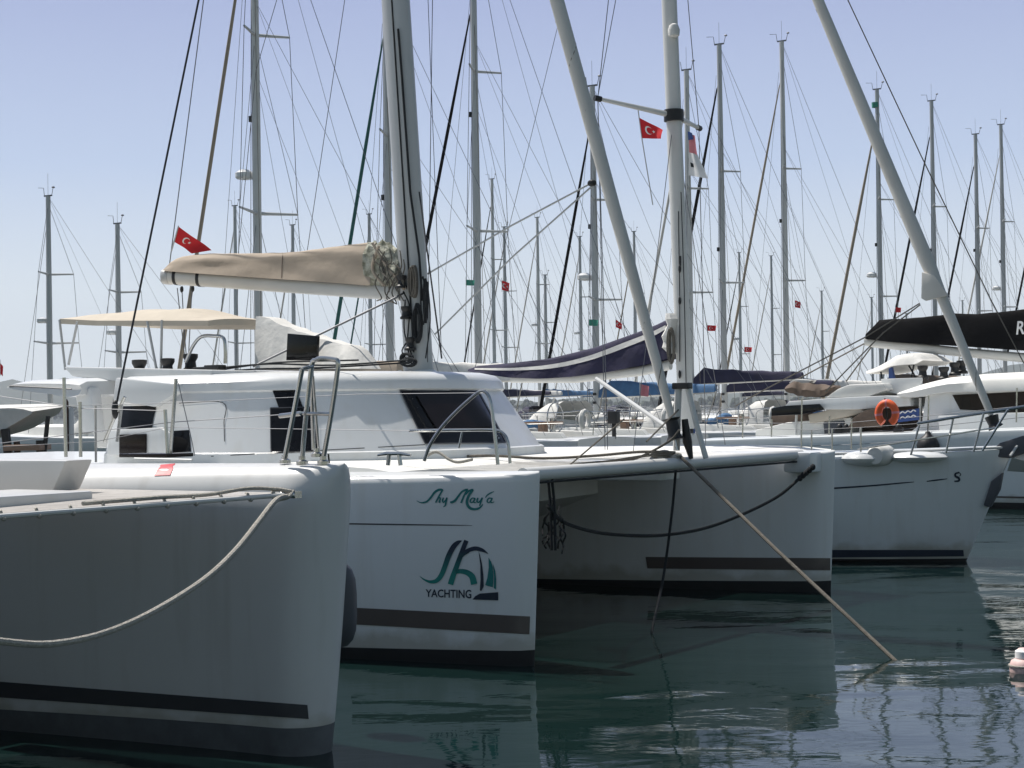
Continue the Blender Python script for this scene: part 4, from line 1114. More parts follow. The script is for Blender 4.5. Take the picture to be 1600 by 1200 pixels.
# ================================================================ F: catamaran with the black sail bag
Fb = Boat(RW(4.3, 36.0))
tF = thing('catamaran', Fb.L(6, 0, 0), 'white catamaran with black sail bag and orange lifebuoy, behind the monohull bow', 'catamaran')
hF = {}
for s0 in (-2.98, 2.98):
    hF[s0] = hull_mesh(Fb, s0, 12, lambda t: 1.52 - 0.028 * max(0, t - 5), wB, secB, lambda t: 0.12, rake=0.05, nst=26, power=1.6)
    hF[s0].build('hull', [M['gelD'], M['anti']], tF, smooth=50)
bFn = hF[-2.98].bvh()
mb = MB(); ribbon(mb, bFn, [(1540, 776, 3), (1580, 777, 3), (1640, 778, 3)], 0.005); mb.build('stripe', M['stripe'], tF)
S2 = -2.4
slab(Fb, [(1418, 678), (1440, 660), (1446, 614), (1500, 602), (1700, 600), (1700, 678)], S2, 4.7, M['gel'], 'deckhouse', tF, 0.04)
mb = MB(); rings = []
for i in range(16):
    x = 1402 + (1700 - 1402) * i / 15
    yt = itp([(1402, 613), (1440, 600), (1480, 590), (1540, 584), (1600, 582), (1700, 580)], x); yb = itp([(1402, 619), (1430, 622), (1470, 613), (1700, 608)], x)
    a = Fb.pix(x, yt, S2 - .08); b_ = Fb.pix(x, yb, S2 - .14)
    rings.append([b_, a.lerp(b_, .45) - Fb.at * .02, a + Fb.at * .12, a + Fb.at * 2.4 + up * .06, a + Fb.at * 4.6, b_ + Fb.at * 5])
mb.loft(rings); mb.build('roof', M['deck'], tF, smooth=45)
slab(Fb, [(1488, 617), (1700, 607), (1700, 650), (1500, 640)], S2 - 0.02, 0.03, M['glass2'], 'window', tF)
slab(Fb, [(1491, 620), (1514, 619), (1517, 637), (1499, 637)], S2 - 0.035, 0.02, M['glass'], 'window_pane', tF)
slab(Fb, [(1465, 650), (1700, 640), (1700, 700), (1470, 700)], S2 - 0.3, 0.3, M['gel'], 'coaming', tF, 0.03)
# cockpit: aft roof, side moulding, shaded openings, brown interior shade, canvas, sign
slab(Fb, [(1290, 621), (1308, 608), (1326, 601), (1380, 599), (1386, 608), (1352, 622)], S2 + .1, 3.6, M['deck'], 'cockpit_roof', tF, 0.04)
slab(Fb, [(1222, 640), (1232, 627), (1300, 622), (1384, 618), (1420, 620), (1424, 634), (1340, 640)], S2 - .02, 4.2, M['gel'], 'cockpit_moulding', tF, 0.03)
slab(Fb, [(1205, 638), (1226, 634), (1280, 631), (1288, 640), (1250, 648), (1205, 650)], S2 - .12, 0.05, M['glass'], 'dark_window', tF, 0.01)
slab(Fb, [(1325, 668), (1334, 652), (1350, 642), (1376, 636), (1378, 668)], S2 - .1, 0.05, M['brown'], 'curtain', tF, 0.01)
slab(Fb, [(1205, 650), (1440, 634), (1440, 682), (1200, 692)], -1.5, 0.06, M['brown'], 'cockpit_shade', tF, 0.01)  # brown sheet that paints the shade inside the cockpit
slab(Fb, [(1180, 672), (1230, 660), (1330, 652), (1330, 690), (1180, 700)], -2.3, 0.5, M['deck'], 'cockpit_bench', tF, 0.03)
slab(Fb, [(1286, 660), (1318, 657), (1320, 676), (1288, 680)], -2.36, 0.1, M['fend'], 'locker', tF, 0.02)
slab(Fb, [(1262, 648), (1296, 640), (1326, 632), (1344, 636), (1350, 644), (1320, 652), (1265, 662)], -2.4, 0.3, M['bim'], 'cushion', tF, 0.03)
mb = MB(); rings = []
for i in range(14):
    x = 1228 + 78 * i / 13; yt = itp([(1228, 604), (1236, 596), (1262, 599), (1290, 602), (1306, 603)], x) + 1.2 * math.sin(i * 1.9); yb = itp([(1228, 612), (1250, 619), (1280, 621), (1306, 606)], x) + 1.0 * math.sin(i * 2.7)
    a = Fb.pix(x, yt, -2.0); b_ = Fb.pix(x, yb, -2.1)
    rings.append([b_, a.lerp(b_, .5) - Fb.at * (.08 + .04 * math.sin(i * 1.3)), a, a + Fb.at * .25, b_ + Fb.at * .3])
mb.loft(rings); mb.build('folded_awning', M['brown'], tF, smooth=40)
slab(Fb, [(1232, 598), (1242, 592), (1268, 594), (1262, 600), (1240, 604)], -1.95, 0.3, M['whc'], 'awning_lining', tF, 0.02)
for x, y in ((1245, 634), (1300, 630), (1346, 632), (1438, 622)):
    MB().tube([Fb.pix(x, y, -2.3), Fb.pix(x - 2, 690, -2.3)], 0.022, 8).build('roof_pole', M['aluw'], tF)
slab(Fb, [(1376, 592), (1440, 590), (1438, 614), (1404, 616), (1380, 612)], -1.9, 0.1, M['gel'], 'helm_coaming', tF, 0.02)
for x, y in ((1245, 634), (1300, 630), (1346, 632), (1438, 622)):
    MB().tube([Fb.pix(x, y, -2.3), Fb.pix(x - 2, 690, -2.3)], 0.028, 8).build('roof_pole', M['aluw'], tF)
bn = slab(Fb, [(1402, 643), (1436, 638), (1436, 656), (1403, 660)], -2.36, 0.02, M['bluf'], 'banner', tF)
mb = MB()
for k in range(2):
    mb.tube(curve([Fb.pix(1406 + j * 4.2, 645 + 8 * k - j * 0.6 + 1.3 * (-1) ** j, -2.385) for j in range(7)], 3), 0.014, 5)
mb.build('banner_lettering', M['wht'], bn)
# lifebuoy, horseshoe shaped, hung on the rail
lc = Fb.pix(1386, 646, -3.5)
pts = []
for k in range(26):
    th = math.radians(-62 + (360 - 56) * k / 25 + 0)
    th = math.radians(298 - 0 + 0) if False else math.radians(-62 + 304 * k / 25)
    pts.append(lc + Fb.fw * (0.175 * math.cos(th)) + up * (0.205 * math.sin(th)))
mb = MB(); mb.tube(pts, 0.075, 12)
lb = mb.build('lifebuoy', M['orange'], None, smooth=60, loc=lc); tag(lb, 'orange horseshoe lifebuoy hanging on the rail of the catamaran with the black sail bag', 'lifebuoy')
mb = MB()
for k in (5, 12, 20): mb.tube([pts[k], pts[k + 1]], 0.078, 12)
mb.build('band', M['pink'], lb)
MB().tube([lc + up * .3 - Fb.fw * .04, lc - up * .05, lc - up * .26 + Fb.fw * .02], 0.012, 6).build('strap', M['black'], lb)
# helm bimini, blue cloth, winches
mb = MB(); rings = []
for i in range(16):
    x = 1354 + 88 * i / 15; yt = itp([(1354, 580), (1370, 574), (1390, 563), (1400, 556), (1420, 552), (1434, 554), (1442, 560)], x); yb = itp([(1354, 584), (1375, 580), (1392, 572), (1410, 570), (1430, 569), (1442, 563)], x)
    a = Fb.pix(x, yt, -1.3); b_ = Fb.pix(x, yb, -1.5)
    rings.append([b_, a.lerp(b_, .5) - Fb.at * .04, a, a + Fb.at * .8 + up * .03, a + Fb.at * 1.6, b_ + Fb.at * 1.9])
mb.loft(rings); mb.build('bimini', M['whc'], tF, smooth=60)
slab(Fb, [(1388, 592), (1388, 572), (1392, 569), (1397, 592)], -1.35, 0.12, M['bluf'], 'folded_cloth', tF, 0.02)
for l in ([(1420, 571), (1432, 592)], [(1428, 570), (1424, 590), (1440, 592)], [(1376, 578), (1378, 592)]):
    MB().tube([Fb.pix(x, y, -1.3) for x, y in l], 0.018, 6).build('bimini_pole', M['roped'], tF)
for x, y, s in ((1475, 594, -1.6), (1492, 587, -1.4), (1503, 584, -1.2), (1442, 592, -1.7)): winch(tF, Fb.pix(x, y, s), 1.45)
# boom, black bag and lettering
mb = MB(); rings = []
for i in range(24):
    x = 1357 + (1800 - 1357) * i / 23; yt = itp([(1357, 522), (1366, 504), (1400, 498), (1500, 491), (1600, 485), (1800, 470)], x); yb = itp([(1357, 530), (1400, 535), (1500, 541), (1600, 548), (1800, 562)], x)
    pt = Fb.pix(x, yt, 0); pb = Fb.pix(x, yb, 0); H = pt.z - pb.z; ring = []
    for k in range(16):
        v = k / 15 * 2 - 1; a = abs(v); sg = 1 if v > 0 else -1
        wr = 0.02 * math.sin(i * 1.1 + 5 * a) + 0.012 * math.sin(i * 2.1 - 9 * a)
        ring.append(pb + Fb.at * (sg * (0.22 * a ** 0.45 + wr * a)) + up * (H * (1 - a ** 2.2) + wr * (1 - a)))
    rings.append(ring)
bag = MB().loft(rings, caps=True, closed=False); bag.build('sail_bag', M['blk'], tF, smooth=60, flipfix=False)
bb = bag.bvh(); vs, fs = text_mesh('R')
MB().add([drop(bb, 1588 + 13 * u + 2 * v, 523 - 21 * v - u, 0.01) for u, v in vs], fs).build('bag_lettering', M['wht'], tF)
MB().loft([sect(Fb.pix(x, y, 0), 0.11, 0.10) for x, y in ((1353, 533), (1365, 536), (1500, 550), (1600, 559), (1800, 576))]).build('boom', M['aluw'], tF, smooth=40)
MB().ball(Fb.pix(1357, 527, -.1), Fb.fw * .07, Fb.at * .06, up * .05).build('boom_end', M['black'], tF)
fm = Fb.loc(Fb.pix(1720, 560, 0))[0]
MB().tube([Fb.L(fm, 0, 2.4), Fb.L(fm + .6, 0, 18)], 0.12, 14).build('mast', M['alu'], tF)
for a, b_ in (((1354, 535), (1240, 596)), ((1366, 536), (1322, 596))):
    MB().tube([Fb.pix(*a, 0), Fb.pix(*b_, 0)], 0.016, 5).build('mainsheet', M['ropeg'], tF)
# rails of F
for l in ([(1130, 660), (1250, 662), (1330, 660), (1450, 650), (1600, 634), (1680, 626)], [(1130, 680), (1250, 682), (1400, 672), (1600, 652)]):
    MB().tube([Fb.pix(x, y, -3.5) for x, y in l], 0.006, 5).build('lifeline', M['wire'], tF)
for x, yt, yb in ((1160, 650, 694), (1205, 655, 692), (1252, 622, 690), (1295, 650, 688), (1330, 655, 686), (1450, 618, 676), (1588, 606, 660)):
    MB().tube([Fb.pix(x, yb, -3.45), Fb.pix(x + 1, yt, -3.45)], 0.016, 7).build('stanchion', M['steel'], tF)
for x in (1312, 1322, 1404):
    mb = MB(); mb.box(Fb.pix(x, 672, -3.2), Fb.fw * .09, Fb.at * .05, up * .05); mb.ball(Fb.pix(x, 668, -3.2), Fb.fw * .06, Fb.at * .05, up * .08); mb.build('deck_fitting', M['black'], tF)
fc = Fb.pix(1450, 692, -3.75)
o = MB().rev(fc - up * .28, up, [(0, 0), (0.12, 0.03), (0.2, 0.12), (0.22, 0.24), (0.17, 0.36), (0.07, 0.43), (0.04, 0.5), (0, 0.5)], 16).build('fender', M['black'], None, loc=fc)
tag(o, 'round black ball fender hanging in front of the white hull behind the anchor bow', 'fender')
MB().tube([fc + up * .2, Fb.pix(1450, 655, -3.5)], 0.012, 5).build('lanyard', M['roped'], o)
for l in ([(1437, 474), (1350, 528), (1200, 606), (1150, 634)], [(1438, 476), (1380, 520), (1290, 612)]):
    MB().tube([D.pix(x, y, -0.2) for x, y in l], 0.009, 5).build('jib_sheet', M['ropeg'], tD)

# ================================================================ the pier between the two rows
mb = MB()
mb.prism([RW(19.6, -20, 0.62), RW(19.6, 150, 0.62), RW(21.8, 150, 0.62), RW(21.8, -20, 0.62)], (0, 0, -0.8))
o = mb.build('pier', M['conc'], None, loc=RW(20, 20)); o['kind'] = 'structure'

# ================================================================ yachts of the row beyond the pier, and farther rows
F2 = -FW
def yacht(px, K, top, label, cover='navy', furl='gen', furl_r=0.052, hood=None, bim=None, bmh=0.0, group=None, detail=2, hullmt='gel', flagmt=None, base_y=600, hboom=2.9, mr=0.13, windex=True, ff=0.92, jf=0.2):
    Y = K / (0.6465 - (px - 800) / F)
    mp = P(px, base_y, Y)
    Ht = P(px, top, Y).z
    b_ = Boat((mp.x + F2.x * 5.0, mp.y + F2.y * 5.0), F2, AT)      # bow is 5 m ahead of the mast
    L_ = 12.2; TM = 5.0
    t = thing('sailing_yacht', b_.L(TM, 0, 0), label, 'sailing yacht', group)
    rnd = random.Random(int(px * 7 + K))
    def wy(x): return 0.04 + 1.72 * (1 - (1 - min(x / 7.0, 1)) ** 2.0) - 0.25 * smo(8, 12.2, x)
    hy = lambda x: 1.45 - 0.05 * x + 0.0024 * x * x
    hull_mesh(b_, 0, L_, hy, wy, secD, lambda x: 0.15, rake=0.3, nst=16, power=1.5).build('hull', [M[hullmt], M['anti']], t, smooth=50)
    # coachroof, window strips
    mb = MB(); rings = []
    for x, w_, h_ in ((3.0, 0.35, 0.05), (3.5, 0.7, 0.26), (5, 1.0, 0.40), (8.0, 1.12, 0.46), (8.25, 1.08, 0.2)):
        z = hy(x) - 0.02; rings.append([b_.L(x, -w_, z), b_.L(x, -w_ * .93, z + h_ * .85), b_.L(x, -w_ * .75, z + h_), b_.L(x, 0, z + h_ + .05), b_.L(x, w_ * .75, z + h_), b_.L(x, w_ * .93, z + h_ * .85), b_.L(x, w_, z)])
    mb.loft(rings).build('coachroof', M['deck'], t, smooth=40)
    if detail > 1:
        for sg in (-1, 1):
            mb = MB(); mb.prism([b_.L(4.8, sg * 0.99, 1.40), b_.L(5.0, sg * 0.98, 1.52), b_.L(7.6, sg * 1.07, 1.50), b_.L(7.8, sg * 1.11, 1.36)], AT * 0.03 * sg); mb.build('window', M['glass'], t)
    # cockpit coaming and wheel
    mb = MB(); z = 1.35
    for sg in (-1, 1): mb.prism([b_.L(8.3, sg * 1.15, z - .2), b_.L(8.3, sg * 1.1, z + .12), b_.L(11.3, sg * 0.95, z + .02), b_.L(11.5, sg * 0.95, z - .2)], AT * -sg * 0.22)
    mb.build('cockpit_coaming', M['deck'], t, bevel=0.03 if detail > 1 else 0)
    if detail > 1:
        mb = MB(); c = b_.L(10.6, 0, 1.75)
        mb.tube([c + AT * 0.42 * math.cos(k * .3142) + up * 0.42 * math.sin(k * .3142) for k in range(21)], 0.018, 6, caps=False)
        for k in range(3): mb.tube([c + AT * 0.42 * math.cos(k * 1.047) + up * .42 * math.sin(k * 1.047), c - AT * 0.42 * math.cos(k * 1.047) - up * .42 * math.sin(k * 1.047)], 0.01, 5)
        mb.tube([c - F2 * -0.08, c - F2 * -0.1 - up * 0.85], 0.08, 8)
        mb.build('steering_wheel', M['steel'], t)
    if hood:
        mb = MB(); rings = []
        for i, (x, h_) in enumerate(((7.4, 0.02), (7.6, 0.35), (8.0, 0.62), (8.5, 0.68))):
            rings.append([b_.L(x, -1.15 * math.cos(math.pi * k / 10), 1.55 + h_ * min(1, 1.5 * math.sin(math.pi * k / 10)) - (0.2 if k in (0, 10) else 0)) for k in range(11)])
        mb.loft(rings, caps=False, closed=False).build('sprayhood', M[hood], t, smooth=60, flipfix=False)
    if bim:
        mb = MB(); rings = []
        for x, h_ in ((9.0, 0), (9.2, .1), (10, .15), (10.9, .12), (11.2, 0)):
            rings.append([b_.L(x, -1.25 * math.cos(math.pi * k / 8), 2.95 + bmh + h_ + 0.22 * math.sin(math.pi * k / 8)) for k in range(9)])
        mb.loft(rings, caps=False, closed=False).build('bimini', M[bim], t, smooth=60, flipfix=False)
        for x, sg in ((9.3, -1), (9.3, 1), (11, -1), (11, 1)):
            MB().tube([b_.L(10.1, sg * 1.2, 1.3), b_.L(x, sg * 1.24, 2.97 + bmh)], 0.014, 5).build('bimini_pole', M['steel'], t)
    # rails
    mb = MB()
    for sg in (-1, 1):
        mb.tube(curve([b_.L(10.4, sg * 1.5, 1.3), b_.L(10.45, sg * 1.5, 1.85), b_.L(11.6, sg * 1.42, 1.9), b_.L(12.1, sg * 0.6, 1.9), b_.L(12.1, sg * 0.55, 1.3)], 4), 0.016, 6)
        mb.tube([b_.L(10.5, sg * 1.5, 1.6), b_.L(11.7, sg * 1.42, 1.62)], 0.012, 5)
    mb.build('pushpit', M['steel'], t)
    if detail > 1:
        for sg in (-1, 1):
            for x in (2.6, 4.8, 7.0, 9.0):
                MB().tube([b_.L(x, sg * wy(x) * .94, hy(x)), b_.L(x, sg * wy(x) * .94, hy(x) + .62)], 0.014, 5).build('stanchion', M['steel'], t)
            for hh in (.34, .61):
                MB().tube([b_.L(x, sg * wy(x) * .94, hy(x) + hh) for x in (.6, 2.6, 4.8, 7, 9, 10.5)], 0.004, 4).build('lifeline', M['wire'], t)
        mb = MB()
        mb.tube(curve([b_.L(1.6, -.75, 1.4), b_.L(1.4, -.7, 2.0), b_.L(0.0, 0, 2.08), b_.L(1.4, .7, 2.0), b_.L(1.6, .75, 1.4)], 4), 0.016, 6); mb.build('pulpit', M['steel'], t)
    if detail > 1:
        k = rnd.random()
        if k < .7:
            mb = MB(); c = b_.L(12.12, rnd.choice((-1, .9)), 1.7)
            mb.tube([c + AT * .2 * math.cos(math.radians(-62 + 304 * j / 12)) + up * .23 * math.sin(math.radians(-62 + 304 * j / 12)) for j in range(13)], 0.07, 8)
            mb.build('lifebuoy_holder', M[rnd.choice(['orange', 'whc', 'whc'])], t)
        if rnd.random() < .6:
            mb = MB(); c = b_.L(12.15, rnd.choice((-.5, .5)), 1.75)
            mb.box(c, F2 * .14, AT * .11, up * .17); mb.box(c - up * .55, F2 * .05, AT * .04, up * .4); mb.build('outboard_motor', M['black'], t, bevel=0.02)
        if rnd.random() < .7:
            MB().tube([b_.L(2.9, -.35, hy(3) + .2), b_.L(2.9, .35, hy(3) + .2)], 0.2, 12).build('life_raft', M['whc'], t, bevel=0.02)
        mb = MB(); c = b_.L(10.2, 0, 1.62); mb.box(c, F2 * .5, AT * .25, up * .04); mb.box(c - up * .25, F2 * .1, AT * .1, up * .22); mb.build('cockpit_table', M['wood'], t)
        for x in (6.2, 9.6):
            c = b_.L(x, -wy(x) * 1.02 - .1, .75); MB().rev(c, up, [(0, 0), (.1, .04), (.12, .2), (.12, .5), (.08, .6), (.03, .66), (0, .66)], 10).build('fender', M[rnd.choice(['whc', 'fend', 'bluf'])], t)
        mb = MB(); c = b_.L(9.3, rnd.uniform(-.9, .9), 1.55)
        for j in range(5): mb.ball(c + V((rnd.uniform(-.4, .4), rnd.uniform(-.4, .4), rnd.uniform(-.05, .15))), F2 * .25, AT * .2, up * .12, 7, 5)
        mb.build('cushions', M[rnd.choice(['navy', 'blue', 'whc', 'brown', 'tan'])], t, smooth=50)
    # spars
    sp = Ht
    c0 = b_.L(TM, 0, 1.6); c1 = b_.L(TM, 0, Ht)
    rings = []
    for k in (0, .5, .9, 1):
        c = c0.lerp(c1, k); r_ = mr * (1 if k < .9 else .8)
        rings.append([c + F2 * (r_ * math.cos(6.28318 * j / 12)) + AT * (r_ * .68 * math.sin(6.28318 * j / 12)) for j in range(12)])
    ms = MB().loft(rings).build('mast', M[rnd.choice(['alu', 'alu', 'aluw'])], t, smooth=60)
    if windex:
        mb = MB(); mb.box(c1 + up * .03, F2 * .20, AT * .04, up * .025)
        mb.tube([c1 + F2 * .2, c1 + F2 * .25 + up * .35, c1 + F2 * .55 + up * .38], 0.012, 4); mb.tube([c1 - F2 * .2, c1 - F2 * .28 + up * .3], 0.012, 4)
        mb.ball(c1 - F2 * .30 + up * .34, F2 * .07, AT * .07, up * .04, 6, 4); mb.tube([c1, c1 + up * .9], 0.006, 4)
        mb.build('masthead_gear', M['wire'], ms)
    # two pairs of swept spreaders and the wires over them
    tips = {}
    for fr, ln in ((0.36, 1.15), (0.66, 0.9)):
        h_ = 1.6 + (Ht - 1.6) * fr
        for sg in (-1, 1):
            a = b_.L(TM, 0, h_); tp_ = b_.L(TM + 0.42, sg * ln, h_ + .04); tips[fr, sg] = tp_
            MB().tube([a, tp_], [0.05, 0.032], 6).build('spreader', M['alu'], t)
    hh = 1.6 + (Ht - 1.6) * 0.97; fh = 1.6 + (Ht - 1.6) * ff
    for sg in (-1, 1):
        MB().tube([b_.L(TM + .5, sg * 1.55, 1.35), tips[.36, sg], tips[.66, sg], b_.L(TM, 0, hh)], 0.009, 4).build('shroud', M['wire'], t)
        if detail > 1:
            MB().tube([b_.L(TM + .4, sg * 1.5, 1.35), b_.L(TM, 0, 1.6 + (Ht - 1.6) * .36)], 0.008, 4).build('shroud', M['wire'], t)
            MB().tube([tips[.36, sg], b_.L(TM, 0, 1.6 + (Ht - 1.6) * .66)], 0.007, 4).build('shroud', M['wire'], t)
    J = jf * (Ht - 1.4)
    fo = b_.L(max(0.15, TM - J), 0, 1.75); ft = b_.L(TM, 0, fh)
    if furl: MB().tube([fo, fo.lerp(ft, .03), fo.lerp(ft, .2), fo.lerp(ft, .7), ft.lerp(fo, .04)], [.03, furl_r * 1.2, furl_r * 1.1, furl_r, furl_r * .45], 8).build('furled_headsail', M[furl], t, smooth=60)
    MB().tube([b_.L(max(0.1, TM - J - .05), 0, 1.4), ft], 0.010, 4).build('forestay', M['wire'], t)
    sp_ = b_.L(10.2, 0, 4.5)
    MB().tube([c1, sp_, b_.L(12, -.9, 1.3)], 0.008, 4).build('backstay', M['wire'], t)
    MB().tube([sp_, b_.L(12, .9, 1.3)], 0.008, 4).build('backstay', M['wire'], t)
    if detail > 1:
        for sg in (-1, 1):
            MB().tube([b_.L(TM, 0, 1.6 + (Ht - 1.6) * .72), b_.L(11.2, sg * 1.5, 1.3)], 0.006, 4).build('running_backstay', M['wire'], t)
        MB().tube([b_.L(TM - .2, .1, fh), b_.L(TM - J * .6, .3, 1.6)], 0.006, 4).build('spinnaker_halyard', M['wire'], t)
        hm_ = 1.6 + (Ht - 1.6) * rnd.choice((.45, .52, .58)); c = b_.L(TM - mr * 1.1 - .03, 0, hm_)
        mb = MB(); mb.box(c, F2 * .05, AT * .05, up * .08); mb.build('steaming_light', M['black'], ms, bevel=0.01)
        if rnd.random() < .4:
            c = b_.L(TM - mr * 1.1 - .28, 0, 1.6 + (Ht - 1.6) * .42)
            mb = MB(); mb.rev(c, up, [(.2, 0), (.25, .05), (.25, .16), (.15, .24), (0, .26)], 14); mb.box(c + F2 * -.15, F2 * .15, AT * .06, up * .02); mb.build('radar_dome', M['gel'], ms)
        for k in (1.2, 1.5): MB().rev(b_.L(TM, -mr * .7, k + 1.0), -AT, [(.05, 0), (.04, .06), (.055, .1), (0, .11)], 8).build('mast_winch', M['black'], ms)
    elif px % 3 == 0:
        c = b_.L(TM - .35, 0, 1.6 + (Ht - 1.6) * .45); MB().rev(c, up, [(.2, 0), (.25, .05), (.25, .16), (0, .25)], 10).build('radar_dome', M['gel'], ms)
    # boom and cover
    e0 = b_.L(TM + .15, 0, hboom); e1 = b_.L(TM + 4.6, 0, hboom + .12)
    MB().tube([e0, e1], 0.075, 8).build('boom', M['aluw'], t)
    if cover:
        mb = MB(); rings = []
        for i in range(12):
            k = i / 11; c = e0.lerp(e1, k * 1.0) + up * .03; H = lerp(0.62, 0.20, k ** .7) * (0.35 if i == 0 else 1) * (1 + .06 * math.sin(i * 2.2 + px)); ring = []
            for j in range(11):
                v = j / 10 * 2 - 1; a = abs(v)
                ring.append(c + AT * ((1 if v > 0 else -1) * 0.15 * a ** .55) + up * (H * (1 - a ** 1.8) - .06 * a))
            rings.append(ring)
        mb.loft(rings, caps=True, closed=False).build('sail_cover', M[cover], t, smooth=60, flipfix=False)
    for k in (.35, .8) if detail > 1 else ():
        MB().tube([e0.lerp(e1, k), b_.L(TM, 0, 1.6 + (Ht - 1.6) * .6)], 0.005, 4).build('lazy_jack', M['wire'], t)
    MB().tube([e1, c1], 0.0055, 4).build('topping_lift', M['wire'], t)
    if detail > 1:
        MB().tube([e1 - up * .05, b_.L(9.2, 0, 1.4)], 0.02, 4).build('mainsheet', M['ropew'], t)
        MB().tube([b_.L(TM - .25, -.06, 2.2), b_.L(TM - .02, -.06, fh)], 0.008, 4).build('halyard', M['roped'], t)
        MB().tube([b_.L(TM + .9, -.9, 1.5), b_.L(TM, 0, 1.6 + (Ht - 1.6) * .8)], 0.008, 4).build('halyard', M['ropeg'], t)
    return t, b_, Y, tips
g1 = 'sailing yachts moored bow out beyond the pier'
R1 = [
 (405, -260, 'yacht whose thick grey mast rises behind the middle of the tan sail cover', dict(cover='tan', furl='genb', furl_r=.05, hood='whc')),
 (503, 20, None, dict(cover='whc', furl=None)),
 (610, -20, 'yacht with teal furled headsail, its pale mast just left of the big leaning mast', dict(cover='whc', furl='geng', hood='blue')),
 (748, -170, 'yacht with thick grey mast between the big leaning mast and the furled genoa', dict(cover='whc', furl='blk', hood='whc', ff=.8)),
 (860, 210, None, dict(cover='blue', furl='wired', furl_r=.05, hood='blue', hboom=2.3)),
 (932, 135, 'yacht whose mast top shows just right of the thick leaning furled genoa', dict(cover='blue', furl='blk', hood='whc', hboom=2.4)),
 (1080, 110, 'yacht whose mast peeks out immediately right of the tall cream mast', dict(cover='navy', furl='gen', hood='whc')),
 (1132, 70, 'yacht with black furled headsail, its mast first clear one right of the cream mast', dict(cover='navy', furl='blk', furl_r=.065, hood='navy', hboom=2.6)),
 (1230, 65, 'yacht with the tallest free standing mast, beige furled headsail beside it', dict(cover='whc', furl='genb', hood='navy', hboom=2.6)),
 (1378, 140, 'yacht with green banded masthead seen behind the second leaning furled sail', dict(cover='brown', furl='genb', furl_r=.075, hood='brown')),
 (1463, 158, 'yacht with mast rising from the left half of the black sail bag', dict(cover='whc', furl='blk', furl_r=.06, hood='whc')),
 (1531, 210, 'yacht with mast behind the black sail bag, second from the right edge', dict(cover='whc', furl='blk', furl_r=.06, bim='whc')),
 (1571, 195, 'yacht with mast behind the black sail bag, rightmost in the picture', dict(cover='tan', furl='gen', hood='tan')),
 (1655, 150, 'yacht at the right edge of which only the black furled headsail and wires show', dict(cover='whc', furl='blk', furl_r=.065)),
]
YT = {}
for px, top, lab, kw in R1:
    if lab is None: continue
    YT[px] = yacht(px, 36.0, top, lab, group=g1, **kw)
# green band on the one masthead
t_, b_, Y_, tips_ = YT[1378]
MB().tube([P(1367, 160, Y_), P(1367.4, 168, Y_)], 0.16, 10).build('green_band', M['grn'], t_)
g2 = 'small yachts in the farthest row'
R2 = [
 (78, 307, 'far yacht with the leftmost mast in the picture, left of the tan bimini', 'whc', None),
 (186, 350, 'far yacht whose mast rises behind the left part of the tan bimini', 'navy', None),
 (370, 322, 'far yacht with thin dark mast just left of the thick mast behind the tan cover', 'whc', 'gen'),
 (460, 352, 'far yacht with short mast top over the middle of the tan sail cover', 'blue', 'gen'),
 (580, 335, 'far yacht with mast tip over the right end of the tan sail cover', 'whc', 'geng'),
 (773, 280, 'far yacht with leaning thin mast right of the thick grey mast', 'navy', 'blk'),
 (791, 355, 'far yacht whose short mast stands right of the thin leaning one', 'whc', 'gen'),
 (843, 340, 'far yacht with dark mast in the gap before the furled genoa', 'blue', 'gen'),
 (854, 430, 'far yacht with the shortest mast, over the left part of the navy sail cover', 'whc', None),
 (909, 370, 'far yacht whose mast stands left of the furled genoa, over the navy cover', 'blue', 'gen'),
 (994, 362, 'far yacht whose mast tip meets the right side of the furled genoa', 'whc', 'genb'),
 (1158, 395, 'far yacht with thin mast between the two tall masts right of the cream mast', 'navy', 'blk'),
 (1208, 400, 'far yacht with thin mast just left of the tallest free standing mast', 'whc', 'gen'),
 (1286, 455, 'far yacht with low mast right of the tallest free standing mast', 'brown', 'gen'),
 (1364, 465, 'far yacht with low mast touching the after end of the black sail bag', 'whc', 'gen'),
 (1418, 490, 'far yacht whose mast tip just clears the black sail bag', 'navy', None),
 (1506, 470, 'far yacht with mast tip over the black bag between two taller masts', 'whc', None),
]
for px, top, lab, cov, fu in R2:
    K = 80 if px > 300 else 62
    yacht(px, K, top, lab, cover=cov, furl=fu, group=g2, detail=1, mr=0.14, hood='navy' if px % 2 else 'whc')

# small flags on the far rigging
def sflag(px, py, Y, w_, h_, mt, label, cres=False, drop_=0.3):
    a = P(px, py, Y); k = Y / F
    x = V((1, 0, 0)) * k; z = V((0, 0, 1)) * k
    flag([a, a + x * w_ - z * h_ * drop_, a + x * w_ * .9 - z * h_ * (1 + drop_ * .6), a - z * h_], mt, label, 'small flags among the masts', crescent=cres, waves=0.14, n=8, staff=[a + z * 4, a - z * (h_ + 3)])
sflag(784, 438, 56, 12, 15, 'red', 'small red crescent flag between two thin masts right of the big leaning mast', True)
sflag(728, 437, 50, 14, 9, 'grn', 'small green flag at the left of the thick grey mast', False, .1)
sflag(920, 499, 58, 15, 10, 'grn', 'small green flag over the navy sail cover', False, .1)
sflag(962, 499, 62, 10, 12, 'red', 'small red flag over the middle of the navy sail cover', True, .6)
sflag(1105, 508, 66, 14, 9, 'red', 'small red crescent flag nearest the right side of the cream mast', True, .1)
sflag(1163, 542, 70, 12, 8, 'red', 'small red crescent flag low right of the first clear mast', True, .1)
sflag(1242, 469, 74, 9, 11, 'red', 'small red flag right of the tallest free standing mast', True, .3)
sflag(1399, 480, 82, 9, 8, 'red', 'small red flag right over the black sail bag', False, .1)
sflag(1000, 600, 30, 14, 18, 'pink', 'faded pink flag hanging under the navy sail cover by the leaning genoa', False, .2)
